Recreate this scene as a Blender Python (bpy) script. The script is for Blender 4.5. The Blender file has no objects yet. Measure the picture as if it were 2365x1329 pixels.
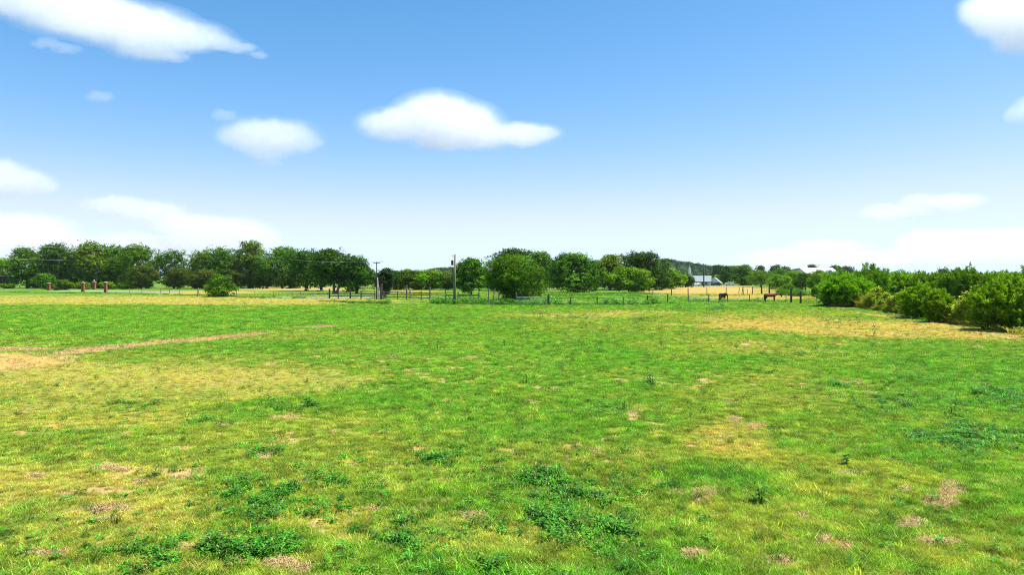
import bpy, bmesh, math, random
import numpy as np
from mathutils import Vector, Matrix

scene = bpy.context.scene
COL = scene.collection

# ------------------------------------------------------------------ camera
CAM_H = 4.4
FPX, WPX, HPX, HORIZON = 1650.0, 2365.0, 1329.0, 641.0
cam_data = bpy.data.cameras.new('camera')
cam_data.sensor_width = 36.0
cam_data.lens = 36.0 * FPX / WPX
cam_data.shift_y = -(HPX / 2 - HORIZON) / WPX
cam_data.clip_start = 0.1
cam_data.clip_end = 60000
cam = bpy.data.objects.new('camera', cam_data)
cam.location = (0, 0, CAM_H)
cam.rotation_euler = (math.radians(90), 0, 0)
COL.objects.link(cam)
scene.camera = cam

# ------------------------------------------------------------------ light
SUN_DIR = Vector((0.42, 0.06, 0.905)).normalized()
sun_elev = math.asin(SUN_DIR.z)
sun_azim = math.atan2(SUN_DIR.x, SUN_DIR.y)
world = bpy.data.worlds.new('World')
scene.world = world
world.use_nodes = True
wn = world.node_tree
wn.nodes.clear()
sky = wn.nodes.new('ShaderNodeTexSky')
sky.sky_type = 'NISHITA'
sky.sun_disc = False
sky.sun_elevation = sun_elev
sky.sun_rotation = sun_azim
sky.altitude = 200
sky.air_density = 0.8
sky.dust_density = 0.0
sky.ozone_density = 8.0
bg = wn.nodes.new('ShaderNodeBackground')
bg.inputs['Strength'].default_value = 0.101
wo = wn.nodes.new('ShaderNodeOutputWorld')
# deepen the blue of the clear sky a little (same curve over the whole dome)
def wmath(op, a, b):
    nd = wn.nodes.new('ShaderNodeMath'); nd.operation = op
    for i, v in enumerate((a, b)):
        if isinstance(v, (int, float)): nd.inputs[i].default_value = v
        else: wn.links.new(v, nd.inputs[i])
    return nd.outputs[0]
sep = wn.nodes.new('ShaderNodeSeparateColor'); wn.links.new(sky.outputs[0], sep.inputs[0])
r_ = wmath('MULTIPLY', wmath('POWER', wmath('MULTIPLY', sep.outputs[0], 1 / 5.69), 1.75), 5.69 * 3.15)
g_ = wmath('MULTIPLY', sep.outputs[1], 1.14)
b_ = wmath('MULTIPLY', sep.outputs[2], 1.10)
def rolloff(v, top):
    return wmath('DIVIDE', v, wmath('POWER', wmath('ADD', wmath('POWER', wmath('MULTIPLY', v, 1 / top), 4.0), 1.0), 0.25))
r_, g_, b_ = rolloff(r_, 5.69 * 0.73), rolloff(g_, 5.69 * 0.97), rolloff(b_, 5.69 * 1.25)
cmb = wn.nodes.new('ShaderNodeCombineColor')
for i_, v_ in enumerate((r_, g_, b_)): wn.links.new(v_, cmb.inputs[i_])
wn.links.new(cmb.outputs[0], bg.inputs[0])
wn.links.new(bg.outputs[0], wo.inputs[0])

sun_data = bpy.data.lights.new('sun', 'SUN')
sun_data.energy = 5.0
sun_data.angle = math.radians(0.5)
sun_data.color = (1.0, 0.95, 0.86)
sun = bpy.data.objects.new('sun', sun_data)
sun.rotation_euler = SUN_DIR.to_track_quat('Z', 'Y').to_euler()
sun.location = (0, 0, 200)
COL.objects.link(sun)

scene.view_settings.view_transform = 'Standard'
scene.view_settings.look = 'None'
scene.view_settings.gamma = 1.0
scene.view_settings.use_curve_mapping = False
scene.view_settings.exposure = 1.0
cy = scene.cycles
cy.max_bounces = 42
cy.diffuse_bounces = 3
cy.glossy_bounces = 2
cy.transmission_bounces = 4
cy.transparent_max_bounces = 8
cy.volume_bounces = 40
cy.filter_width = 1.0
cy.use_denoising = True
cy.denoiser = 'OPENIMAGEDENOISE'
cy.denoising_prefilter = 'NONE'
cy.denoising_input_passes = 'RGB_ALBEDO_NORMAL'

# ------------------------------------------------------------------ helpers
def D(y):
    return CAM_H * FPX / (y - HORIZON)

def at(px, y):
    """ground point that stands at picture position px, y"""
    d = D(y)
    return np.array(((px - WPX / 2) / FPX * d, d))

def hgt(y, d):
    return CAM_H + (HORIZON - y) / FPX * d

def _hash(ix, iy, seed):
    h = (ix.astype(np.int64) * 374761393 + iy.astype(np.int64) * 668265263 + seed * 974634511) & 0xFFFFFFFF
    h = ((h ^ (h >> 13)) * 1274126177) & 0xFFFFFFFF
    h = h ^ (h >> 16)
    return (h & 0xFFFF) / 65535.0

def vnoise(x, y, seed=0):
    ix = np.floor(x); iy = np.floor(y)
    fx = x - ix; fy = y - iy
    fx = fx * fx * (3 - 2 * fx); fy = fy * fy * (3 - 2 * fy)
    a = _hash(ix, iy, seed); b = _hash(ix + 1, iy, seed)
    c = _hash(ix, iy + 1, seed); d = _hash(ix + 1, iy + 1, seed)
    return (a + (b - a) * fx) * (1 - fy) + (c + (d - c) * fx) * fy

def fbm(x, y, seed=0, oct=4):
    s = 0; a = 0.5; t = 0
    for i in range(oct):
        s = s + a * vnoise(x * 2 ** i + 17.3 * i, y * 2 ** i - 9.1 * i, seed + i)
        t += a; a *= 0.5
    return s / t

def sstep(a, b, x):
    t = np.clip((x - a) / (b - a), 0, 1)
    return t * t * (3 - 2 * t)

def ground_z(x, y):
    x = np.asarray(x, float); y = np.asarray(y, float)
    d = np.hypot(x, y)
    k = 1 - sstep(70, 98, d)
    return k * (0.16 * (fbm(x * 0.35, y * 0.35, 5, 3) - 0.5) + 0.07 * (fbm(x * 1.7, y * 1.7, 9, 2) - 0.5))

def tag(o, label=None, cat=None, group=None, kind=None):
    if label: o['label'] = label
    if cat: o['category'] = cat
    if group: o['group'] = group
    if kind: o['kind'] = kind
    return o

def empty(name, loc, rz=0.0):
    o = bpy.data.objects.new(name, None)
    o.empty_display_size = 0.3
    o.location = loc
    o.rotation_euler = (0, 0, rz)
    COL.objects.link(o)
    return o

def link_mesh(name, me, mat=None, parent=None):
    o = bpy.data.objects.new(name, me)
    if mat is not None and not me.materials:
        me.materials.append(mat)
    COL.objects.link(o)
    if parent is not None:
        o.parent = parent
    return o

class MB:
    """collects boxes and tubes of one mesh"""
    def __init__(self):
        self.v = []; self.f = []
    def box(self, cx, cy_, cz, sx, sy, sz, rz=0.0, m=None):
        n = len(self.v)
        M = Matrix.Translation((cx, cy_, cz)) @ Matrix.Rotation(rz, 4, 'Z')
        if m is not None:
            M = M @ m
        for dz in (-.5, .5):
            for dx, dy in ((-.5, -.5), (.5, -.5), (.5, .5), (-.5, .5)):
                self.v.append(tuple(M @ Vector((dx * sx, dy * sy, dz * sz))))
        for q in ((3, 2, 1, 0), (4, 5, 6, 7), (0, 1, 5, 4), (1, 2, 6, 5), (2, 3, 7, 6), (3, 0, 4, 7)):
            self.f.append(tuple(n + i for i in q))
        return self
    def tube(self, pts, rad, sides=7, cap=True):
        pts = [Vector(p) for p in pts]
        n0 = len(self.v)
        for i, p in enumerate(pts):
            if i == 0: t = pts[1] - p
            elif i == len(pts) - 1: t = p - pts[i - 1]
            else: t = pts[i + 1] - pts[i - 1]
            t.normalize()
            a = Vector((0, 1, 0)) if abs(t.y) < 0.85 else Vector((0, 0, 1))
            a = (a - t * a.dot(t)).normalized()
            b = t.cross(a)
            r = rad[i] if hasattr(rad, '__len__') else rad
            for k in range(sides):
                w = 2 * math.pi * k / sides
                self.v.append(tuple(p + a * (math.cos(w) * r) + b * (math.sin(w) * r)))
        for i in range(len(pts) - 1):
            for k in range(sides):
                k2 = (k + 1) % sides
                self.f.append((n0 + i * sides + k, n0 + i * sides + k2, n0 + (i + 1) * sides + k2, n0 + (i + 1) * sides + k))
        if cap:
            self.f.append(tuple(n0 + k for k in reversed(range(sides))))
            self.f.append(tuple(n0 + (len(pts) - 1) * sides + k for k in range(sides)))
        return self
    def poly(self, vs, fs):
        n = len(self.v)
        self.v += [tuple(p) for p in vs]
        self.f += [tuple(n + i for i in q) for q in fs]
        return self
    def mesh(self, name, smooth=False):
        me = bpy.data.meshes.new(name)
        me.from_pydata(self.v, [], self.f)
        if smooth:
            me.polygons.foreach_set('use_smooth', [True] * len(me.polygons))
        me.update()
        return me
    def build(self, name, mat, parent=None, smooth=False):
        return link_mesh(name, self.mesh(name, smooth), mat, parent)

def np_mesh(name, verts, faces, v=None, smooth=False):
    """faces: (n,k) array; v: one float per face"""
    me = bpy.data.meshes.new(name)
    n, k = faces.shape
    me.vertices.add(len(verts))
    me.vertices.foreach_set('co', np.asarray(verts, np.float32).ravel())
    me.loops.add(n * k)
    me.loops.foreach_set('vertex_index', faces.astype(np.int32).ravel())
    me.polygons.add(n)
    me.polygons.foreach_set('loop_start', (np.arange(n) * k).astype(np.int32))
    if smooth:
        me.polygons.foreach_set('use_smooth', np.ones(n, bool))
    me.update(calc_edges=True)
    if v is not None:
        a = me.attributes.new('v', 'FLOAT', 'FACE')
        a.data.foreach_set('value', np.asarray(v, np.float32))
    return me

# ------------------------------------------------------------------ materials
class N:
    def __init__(self, name):
        self.m = bpy.data.materials.new(name)
        self.m.use_nodes = True
        self.t = self.m.node_tree
        self.t.nodes.clear()
        self.out = self.t.nodes.new('ShaderNodeOutputMaterial')
    def n(self, kind, **kw):
        nd = self.t.nodes.new(kind)
        for k, v in kw.items():
            if k.startswith('i_'):
                key = k[2:].replace('_', ' ')
                nd.inputs[key].default_value = v
            else:
                setattr(nd, k, v)
        return nd
    def l(self, a, b):
        self.t.links.new(a, b)
    def mix(self, a, b, fac, mode='MIX'):
        nd = self.t.nodes.new('ShaderNodeMix')
        nd.data_type = 'RGBA'; nd.blend_type = mode
        for sock, val in ((nd.inputs[0], fac), (nd.inputs[6], a), (nd.inputs[7], b)):
            if isinstance(val, (int, float)): sock.default_value = val
            elif isinstance(val, tuple): sock.default_value = (*val, 1.0) if len(val) == 3 else val
            else: self.l(val, sock)
        return nd.outputs[2]
    def math(self, op, a, b=0.0, c=0.0, clamp=False):
        nd = self.t.nodes.new('ShaderNodeMath'); nd.operation = op; nd.use_clamp = clamp
        for i, val in enumerate((a, b, c)):
            if isinstance(val, (int, float)): nd.inputs[i].default_value = val
            else: self.l(val, nd.inputs[i])
        return nd.outputs[0]
    def noise(self, vec, scale, detail=3.0, rough=0.6):
        nd = self.t.nodes.new('ShaderNodeTexNoise')
        nd.inputs['Scale'].default_value = scale
        nd.inputs['Detail'].default_value = detail
        nd.inputs['Roughness'].default_value = rough
        if vec is not None: self.l(vec, nd.inputs['Vector'])
        return nd.outputs['Fac']
    def ramp(self, fac, stops):
        nd = self.t.nodes.new('ShaderNodeValToRGB')
        e = nd.color_ramp.elements
        while len(e) < len(stops): e.new(0.5)
        for el, (p, c) in zip(e, stops):
            el.position = p; el.color = (*c, 1.0)
        self.l(fac, nd.inputs[0])
        return nd.outputs[0]

def plain(name, c1, c2, scale=3.0, rough=0.8, bump=0.0, metal=0.0, stretch=None):
    m = N(name)
    tc = m.n('ShaderNodeTexCoord').outputs['Object']
    vec = tc
    if stretch:
        mp = m.n('ShaderNodeMapping'); mp.inputs['Scale'].default_value = stretch
        m.l(tc, mp.inputs[0]); vec = mp.outputs[0]
    nz = m.noise(vec, scale, 4)
    col = m.ramp(nz, [(0.3, c1), (0.7, c2)])
    b = m.n('ShaderNodeBsdfPrincipled', i_Roughness=rough, i_Metallic=metal)
    m.l(col, b.inputs['Base Color'])
    if bump:
        bp = m.n('ShaderNodeBump', i_Strength=bump, i_Distance=0.05)
        m.l(nz, bp.inputs['Height']); m.l(bp.outputs[0], b.inputs['Normal'])
    m.l(b.outputs[0], m.out.inputs[0])
    return m.m

def leafmat(name, dark, light, transl=0.3, gloss=0.06, tipcol=None):
    m = N(name)
    at_ = m.n('ShaderNodeAttribute', attribute_name='v')
    stops = [(0.0, dark), (0.75, light)] + ([(1.0, tipcol)] if tipcol else [])
    col = m.ramp(at_.outputs['Fac'], stops)
    oi = m.n('ShaderNodeObjectInfo')
    hsv = m.n('ShaderNodeHueSaturation')
    m.l(m.math('MULTIPLY_ADD', oi.outputs['Random'], 0.016, 0.492), hsv.inputs['Hue'])
    m.l(m.math('MULTIPLY_ADD', oi.outputs['Random'], 0.24, 0.88), hsv.inputs['Value'])
    m.l(col, hsv.inputs['Color'])
    b = m.n('ShaderNodeBsdfPrincipled', i_Roughness=0.55)
    b.inputs['Specular IOR Level'].default_value = gloss
    m.l(hsv.outputs[0], b.inputs['Base Color'])
    tr = m.n('ShaderNodeBsdfTranslucent')
    tcol = m.mix(hsv.outputs[0], (1.0, 0.95, 0.35), 1.0, 'MULTIPLY')
    m.l(tcol, tr.inputs[0])
    mx = m.n('ShaderNodeMixShader'); mx.inputs[0].default_value = transl
    m.l(b.outputs[0], mx.inputs[1]); m.l(tr.outputs[0], mx.inputs[2])
    m.l(mx.outputs[0], m.out.inputs[0])
    return m.m

M = {}
M['oak'] = leafmat('oak_leaf', (0.0100, 0.0400, 0.0030), (0.0800, 0.1900, 0.0100))
M['mid'] = leafmat('mid_green_leaf', (0.0140, 0.0600, 0.0030), (0.1300, 0.3000, 0.0100))
M['bright'] = leafmat('bright_leaf', (0.0350, 0.1200, 0.0050), (0.2300, 0.4300, 0.0120))
M['olive'] = leafmat('olive_leaf', (0.0220, 0.0660, 0.0040), (0.1700, 0.2900, 0.0140))
M['myrtle'] = leafmat('red_tipped_leaf', (0.0160, 0.0440, 0.0050), (0.1150, 0.1750, 0.0200), tipcol=(0.26, 0.14, 0.045))
M['willow'] = leafmat('willow_leaf', (0.0280, 0.1000, 0.0040), (0.2400, 0.4700, 0.0130), gloss=0.1, transl=.42)
M['bush'] = leafmat('mid_bush_leaf', (0.018, 0.075, 0.004), (0.170, 0.340, 0.012), transl=.38)
M['brightbush'] = leafmat('bright_bush_leaf', (0.035, 0.120, 0.005), (0.270, 0.500, 0.014), transl=.42)
M['cedar'] = leafmat('cedar_leaf', (0.012, 0.035, 0.009), (0.040, 0.085, 0.020), transl=0.2)
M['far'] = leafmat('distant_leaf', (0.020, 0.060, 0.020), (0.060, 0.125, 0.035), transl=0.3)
M['dry'] = leafmat('dry_weed_leaf', (0.16, 0.21, 0.020), (0.46, 0.46, 0.06), tipcol=(0.56, 0.45, 0.18))
M['drygreen'] = leafmat('yellow_green_weed_leaf', (0.14, 0.21, 0.012), (0.44, 0.54, 0.035), tipcol=(0.56, 0.54, 0.08))
M['weed'] = leafmat('weed_leaf', (0.035, 0.130, 0.010), (0.130, 0.340, 0.022), gloss=0.2)
M['tallgrass'] = leafmat('tall_grass_blade', (0.060, 0.190, 0.012), (0.160, 0.340, 0.025))
M['bark'] = plain('bark', (0.045, 0.032, 0.022), (0.13, 0.10, 0.075), 2.5, 0.95, 0.6, stretch=(3, 3, .5))
M['palebark'] = plain('pale_bark', (0.16, 0.13, 0.10), (0.33, 0.29, 0.24), 2.5, 0.95, 0.5, stretch=(3, 3, .5))
M['wood'] = plain('weathered_wood', (0.13, 0.10, 0.075), (0.30, 0.25, 0.20), 3.0, 0.9, 0.4, stretch=(2, 2, .4))
M['darkwood'] = plain('dark_wood', (0.035, 0.028, 0.024), (0.10, 0.08, 0.065), 3.0, 0.9, 0.4)
M['polewood'] = plain('pole_wood', (0.12, 0.085, 0.06), (0.26, 0.20, 0.15), 2.0, 0.9, 0.4, stretch=(4, 4, .3))
M['brick'] = plain('red_brick', (0.22, 0.055, 0.035), (0.36, 0.12, 0.075), 5.0, 0.9, 0.3)
M['capstone'] = plain('cap_stone', (0.30, 0.25, 0.21), (0.45, 0.40, 0.36), 4.0, 0.8)
M['galv'] = plain('galvanised_steel', (0.42, 0.44, 0.47), (0.62, 0.64, 0.67), 6.0, 0.45, metal=0.6)
M['darksteel'] = plain('dark_steel', (0.05, 0.055, 0.06), (0.12, 0.125, 0.13), 6.0, 0.5, metal=0.4)
M['white'] = plain('white_paint', (0.46, 0.47, 0.48), (0.60, 0.60, 0.60), 2.0, 0.6)
M['roofgrey'] = plain('grey_shingle', (0.17, 0.21, 0.22), (0.27, 0.31, 0.32), 4.0, 0.9)
M['roofwhite'] = plain('pale_metal_roof', (0.40, 0.38, 0.40), (0.48, 0.46, 0.48), 1.0, 0.5)
M['glass'] = plain('dark_glass', (0.02, 0.03, 0.04), (0.06, 0.08, 0.09), 1.0, 0.1)
M['rubber'] = plain('black_rubber', (0.015, 0.015, 0.015), (0.03, 0.03, 0.03), 3.0, 0.8)
M['carwhite'] = plain('white_car_paint', (0.74, 0.74, 0.75), (0.80, 0.80, 0.80), 1.0, 0.25)
M['carblack'] = plain('black_car_paint', (0.02, 0.02, 0.025), (0.04, 0.04, 0.045), 1.0, 0.25)
M['gravel'] = plain('pale_gravel', (0.17, 0.155, 0.12), (0.30, 0.28, 0.24), 1.2, 0.95)
M['redboard'] = plain('red_painted_board', (0.35, 0.06, 0.045), (0.50, 0.14, 0.10), 5.0, 0.8)
M['wire'] = plain('fence_wire', (0.22, 0.22, 0.22), (0.35, 0.35, 0.34), 5.0, 0.5, metal=0.5)
M['cable'] = plain('power_cable', (0.30, 0.30, 0.30), (0.42, 0.42, 0.42), 1.0, 0.5, metal=0.3)
M['ceramic'] = plain('insulator_ceramic', (0.45, 0.43, 0.40), (0.6, 0.58, 0.55), 5.0, 0.3)

# ------------------------------------------------------------------ clouds
# real volumes far above the land; every cloud is a body of overlapping puffs
def cloud(label, dist, puffs, dens=1.0, group='clouds over the pasture'):
    """puffs: (px, y, rx, ry) in photograph pixels, placed at one distance"""
    k = dist / FPX
    P = []
    rng = random.Random(int(puffs[0][0] * 7 + puffs[0][1]))
    for px, y, rx, ry in puffs:
        P.append(((px - WPX / 2) * k, dist + rng.uniform(-.3, .3) * ry * k, CAM_H + (HORIZON - y) * k,
                  rx * 1.12 * k, max(ry * 1.4, rx * 0.65) * k, ry * 1.14 * k))
    c0 = Vector((sum(p[0] for p in P) / len(P), dist, sum(p[2] for p in P) / len(P)))
    bm = bmesh.new()
    for x, yy, z, rx, ryy, rz in P:
        mm = Matrix.Translation(Vector((x, yy, z)) - c0) @ Matrix.Diagonal((rx, ryy, rz, 1))
        bmesh.ops.create_icosphere(bm, subdivisions=3, radius=1.0, matrix=mm)
    me = bpy.data.meshes.new('cloud_puffs'); bm.to_mesh(me); bm.free()
    tmp = bpy.data.objects.new('cloud_tmp', me); COL.objects.link(tmp)
    md = tmp.modifiers.new('r', 'REMESH'); md.mode = 'VOXEL'
    md.voxel_size = max(min(p[5] for p in P) / 5.0, max(p[3] for p in P) / 40)
    dg = bpy.context.evaluated_depsgraph_get()
    hull = bpy.data.meshes.new_from_object(tmp.evaluated_get(dg))
    bpy.data.objects.remove(tmp); bpy.data.meshes.remove(me)
    hull.name = 'cloud'
    m = N('cloud_vapour')
    pos = m.n('ShaderNodeTexCoord').outputs['Object']
    nz = m.n('ShaderNodeTexNoise'); nz.inputs['Scale'].default_value = 1.0 / (45 * k)
    nz.inputs['Detail'].default_value = 5; nz.inputs['Roughness'].default_value = 0.6
    m.l(pos, nz.inputs['Vector'])
    sub = m.n('ShaderNodeVectorMath', operation='SUBTRACT'); m.l(nz.outputs['Color'], sub.inputs[0]); sub.inputs[1].default_value = (.5, .5, .5)
    scl = m.n('ShaderNodeVectorMath', operation='SCALE'); m.l(sub.outputs[0], scl.inputs[0]); scl.inputs['Scale'].default_value = 34 * k
    wp = m.n('ShaderNodeVectorMath', operation='ADD'); m.l(pos, wp.inputs[0]); m.l(scl.outputs[0], wp.inputs[1])
    total = None
    for x, yy, z, rx, ryy, rz in P:
        a = m.n('ShaderNodeVectorMath', operation='SUBTRACT'); m.l(wp.outputs[0], a.inputs[0]); a.inputs[1].default_value = Vector((x, yy, z)) - c0
        b = m.n('ShaderNodeVectorMath', operation='DIVIDE'); m.l(a.outputs[0], b.inputs[0]); b.inputs[1].default_value = (rx, ryy, rz)
        q = m.n('ShaderNodeVectorMath', operation='LENGTH'); m.l(b.outputs[0], q.inputs[0])
        w = m.math('SUBTRACT', 1.0, q.outputs['Value'], clamp=True)
        total = w if total is None else m.math('SMOOTH_MAX', total, w, 0.25)
    mr = m.n('ShaderNodeMapRange', interpolation_type='SMOOTHSTEP')
    mr.inputs['From Min'].default_value = 0.06; mr.inputs['From Max'].default_value = 0.42
    m.l(total, mr.inputs['Value'])
    fine = m.noise(wp.outputs[0], 1.0 / (16 * k), 4, .65)
    d = m.math('MULTIPLY', mr.outputs[0], m.math('MULTIPLY_ADD', fine, 1.6, .2))
    d = m.math('MULTIPLY', d, dens * 0.24 / (20 * k))
    sc = m.n('ShaderNodeVolumeScatter')
    sc.inputs['Color'].default_value = (1, 1, 1, 1)
    sc.inputs['Anisotropy'].default_value = 0.2
    m.l(d, sc.inputs['Density'])
    m.l(sc.outputs[0], m.out.inputs['Volume'])
    hull.materials.clear(); hull.materials.append(m.m)
    o = link_mesh('cloud', hull)
    o.location = c0
    tag(o, label, 'cloud', group)
    return o

def build_clouds():
    cloud('largest white cloud trailing a long wisp at the upper left of the sky', 2600,
          [(60, 0, 130, 44), (180, 28, 170, 50), (300, 60, 165, 48), (410, 84, 130, 34), (340, 108, 95, 30), (400, 131, 44, 11), (500, 98, 70, 17), (560, 112, 44, 11), (598, 128, 26, 8)], .85)
    cloud('thin faint streak of cloud under the largest cloud', 3000, [(110, 100, 42, 12), (155, 112, 42, 11)], 0.5)
    cloud('tiny faint cloud puff alone in the blue below the streak', 3400, [(232, 222, 36, 15), (215, 226, 22, 10)], 0.55)
    cloud('tiny cloud puff just above the round cloud', 3600, [(518, 265, 34, 15), (505, 270, 22, 10)], 0.6)
    cloud('round white cloud with a small puff hanging under it', 3600,
          [(600, 312, 105, 44), (660, 318, 90, 42), (560, 318, 60, 34), (720, 328, 34, 13), (618, 352, 60, 22), (617, 373, 40, 17)], 0.85)
    cloud('bright domed cloud with a tail stretching right above the utility pole', 3600,
          [(1010, 275, 110, 60), (930, 288, 110, 40), (1070, 290, 100, 56), (1030, 318, 100, 34), (1110, 312, 90, 36), (1200, 312, 90, 28), (1250, 307, 55, 22), (880, 284, 52, 22)], 1.2)
    cloud('white cloud cut by the frame edge above the brick pillars', 4600, [(0, 412, 90, 48), (50, 420, 80, 36), (-70, 420, 120, 52), (95, 430, 46, 16)], 1.0)
    cloud('long sloping cloud bank over the oak trees', 6500,
          [(265, 474, 85, 25), (340, 490, 95, 30), (430, 520, 110, 30), (520, 538, 120, 40), (570, 556, 95, 40), (460, 560, 130, 34)], 0.9)
    cloud('low wide cloud on the horizon behind the brick pillars', 8500, [(60, 545, 140, 56), (-60, 545, 180, 60), (150, 575, 90, 38), (20, 600, 190, 40)], 0.8)
    cloud('flat pale cloud low behind the tallest tree', 8800, [(310, 562, 120, 28), (380, 580, 150, 34), (240, 590, 120, 30)], 0.6)
    cloud('bright cloud at the top corner above the bushes', 2800, [(2320, 40, 95, 60), (2360, 75, 80, 56), (2400, 20, 150, 70), (2285, 20, 70, 44)], 1.1)
    cloud('small cloud at the frame edge high above the bushes', 4000, [(2356, 262, 34, 22), (2390, 250, 60, 34)], 0.7)
    cloud('thin double cloud floating low over the bush row', 6000,
          [(2130, 466, 60, 20), (2200, 466, 80, 22), (2050, 490, 75, 20), (2110, 482, 60, 18)], 0.8)
    cloud('broad low cloud on the horizon beyond the bush row', 8500,
          [(2180, 565, 130, 40), (2290, 570, 160, 46), (2420, 575, 200, 50), (2150, 595, 150, 32)], 0.7)
    cloud('faint cloud veil low over the white barn', 9200, [(1910, 572, 120, 24), (1860, 596, 190, 26), (1980, 600, 150, 24), (1800, 610, 130, 20)], 0.5)
    # the same sky goes on outside the frame
    rng = random.Random(4)
    for i in range(9):
        a = math.radians(55 + i * 28 + rng.uniform(-8, 8))
        el = rng.uniform(0.14, 0.45)
        dist = 3600
        o = cloud('%s white cloud outside the photograph, off to the %s' % (('high', 'low', 'broad')[i % 3], ('east', 'south east', 'south')[i // 3]), dist,
                  [(WPX / 2 + rng.uniform(-150, 150), HORIZON - 300 + rng.uniform(-20, 20), rng.uniform(80, 150), rng.uniform(36, 52)) for _ in range(4)], 1.0,
                  group='clouds outside the view')
        o.location = (math.sin(a) * dist, math.cos(a) * dist, dist * el)
        o.rotation_euler = (0, 0, -a)
build_clouds()

# ------------------------------------------------------------------ ground
LUSH = np.array((0.066, 0.190, 0.013)); OLIVE = np.array((0.150, 0.200, 0.030))
YELL = np.array((0.240, 0.240, 0.045)); TAN = np.array((0.360, 0.285, 0.095))
ORNG = np.array((0.390, 0.270, 0.095)); STRAW = np.array((0.470, 0.310, 0.130))
THATCH = np.array((0.420, 0.295, 0.155)); DARK = np.array((0.028, 0.105, 0.012))
PATCH = [  # px, y, rx, ry, tilt, strength, colour
    (1100, 690, 2600, 30, 0, .50, LUSH), (1200, 880, 560, 170, 0, .8, LUSH),
    (260, 694, 700, 12, 0, .8, TAN), (560, 698, 420, 9, 0, .7, TAN), (100, 676.5, 330, 3.6, 0, .85, LUSH),
    (330, 743, 640, 36, 0, .97, LUSH), (900, 735, 420, 32, 0, .75, LUSH),
    (300, 880, 520, 58, .02, .72, TAN), (420, 832, 330, 22, 0, .35, OLIVE), (200, 1010, 600, 110, 0, .75, OLIVE), (160, 960, 380, 40, 0, .4, TAN), (120, 1160, 480, 120, 0, .55, TAN),
    (300, 1290, 420, 60, 0, .5, YELL), (1700, 1200, 500, 60, 0, .35, YELL), (1100, 1230, 300, 40, 0, .4, TAN),
    (1500, 745, 380, 34, 0, .6, OLIVE), (1330, 729, 210, 7, 0, .6, TAN), (1480, 722, 120, 5, 0, .6, TAN),
    (1950, 757, 400, 24, .03, .85, ORNG), (1720, 752, 160, 12, 0, .6, ORNG), (2180, 775, 220, 9, .03, .8, ORNG), (1640, 800, 180, 22, 0, .4, YELL),
    (1860, 727, 240, 10, 0, .55, YELL), (2000, 714, 130, 8, 0, .9, LUSH), (1690, 708, 170, 8, 0, .75, LUSH), (1380, 711, 330, 5.5, 0, .75, LUSH),
    (2200, 862, 360, 78, .05, .85, LUSH), (1800, 900, 260, 40, 0, .35, OLIVE),
    (1960, 1110, 300, 60, .1, .6, YELL), (1690, 1020, 120, 50, .1, .6, ORNG), (1980, 1010, 220, 30, 0, .35, OLIVE), (2250, 1270, 200, 60, 0, .45, YELL),
    (740, 1190, 130, 40, 0, .75, YELL), (1220, 1210, 160, 40, 0, .5, YELL), (1450, 1080, 160, 50, 0, .35, OLIVE), (1330, 1270, 250, 50, 0, .4, YELL),
    (980, 1060, 260, 50, 0, .3, OLIVE), (620, 1300, 250, 40, 0, .35, YELL),
    (1650, 671.5, 175, 11, 0, 1.0, ORNG), (1760, 687, 170, 6, 0, .9, ORNG), (1560, 684, 80, 3, 0, .5, TAN),
    (690, 668, 150, 6, 0, .95, TAN), (930, 673, 90, 7, 0, .95, YELL), (470, 676, 160, 5, 0, .85, TAN), (320, 674, 60, 3, 0, .6, OLIVE),
    (1400, 687, 190, 6, 0, .95, LUSH), (40, 658, 70, 7, 0, .95, LUSH), (430, 659, 200, 5, 0, .6, LUSH),
    # the worn straw track, and pale dry ends
    (30, 838, 160, 22, -.06, .95, STRAW), (200, 810, 110, 8, -.10, .9, STRAW), (330, 797, 120, 6.5, -.10, .95, STRAW), (460, 786, 100, 5, -.09, .9, STRAW),
    (560, 775, 60, 3, -.06, .85, STRAW), (730, 756, 50, 2.2, -.03, .8, STRAW), (60, 808, 90, 4, 0, .6, STRAW),
    (2050, 733, 90, 4, .15, .9, THATCH), (2225, 760, 90, 6, .2, .9, THATCH), (1950, 711, 50, 2.5, 0, .9, THATCH), (2320, 777, 60, 7, .1, .8, THATCH),
]
DIRT = [(235, 1085, 30, 8), (280, 1092, 18, 6), (425, 1110, 20, 7), (245, 1175, 62, 9), (240, 1198, 30, 6), (175, 1106, 30, 6), (1467, 953, 40, 10), (1700, 972, 24, 7),
        (1655, 1138, 60, 9), (1570, 1136, 20, 5), (1618, 1150, 18, 5), (865, 1177, 22, 6), (962, 1184, 12, 5), (1090, 1191, 32, 9), (2200, 1130, 26, 26), (2180, 1165, 44, 12), (2105, 1212, 28, 14),
        (2180, 1257, 60, 10), (1908, 1258, 22, 12), (1950, 1272, 18, 13), (1795, 1298, 30, 9), (1600, 1280, 30, 9), (1930, 1092, 18, 5), (1855, 1196, 18, 6), (550, 1288, 26, 9), (650, 1298, 34, 10),
        (690, 1310, 20, 8), (2000, 1325, 30, 10), (420, 1270, 20, 6), (610, 1055, 24, 8), (650, 960, 40, 8), (330, 1115, 26, 8), (520, 985, 30, 6), (1380, 1045, 14, 12), (1475, 1048, 10, 8),
        (1310, 1070, 10, 12), (150, 1145, 20, 8), (100, 1100, 40, 4), (110, 1278, 60, 6), (1100, 1226, 14, 8), (850, 1226, 14, 8), (1950, 1100, 40, 4), (2090, 1135, 14, 5), (2300, 1115, 30, 5),
        (1740, 985, 30, 6), (1690, 930, 26, 6), (1090, 828, 20, 3), (900, 825, 26, 3), (1960, 885, 34, 4), (1230, 930, 20, 6), (760, 1000, 24, 6)]

def to_px(x, y):
    d = np.maximum(y, 0.5)
    return WPX / 2 + FPX * x / d, HORIZON + CAM_H * FPX / d

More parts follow.
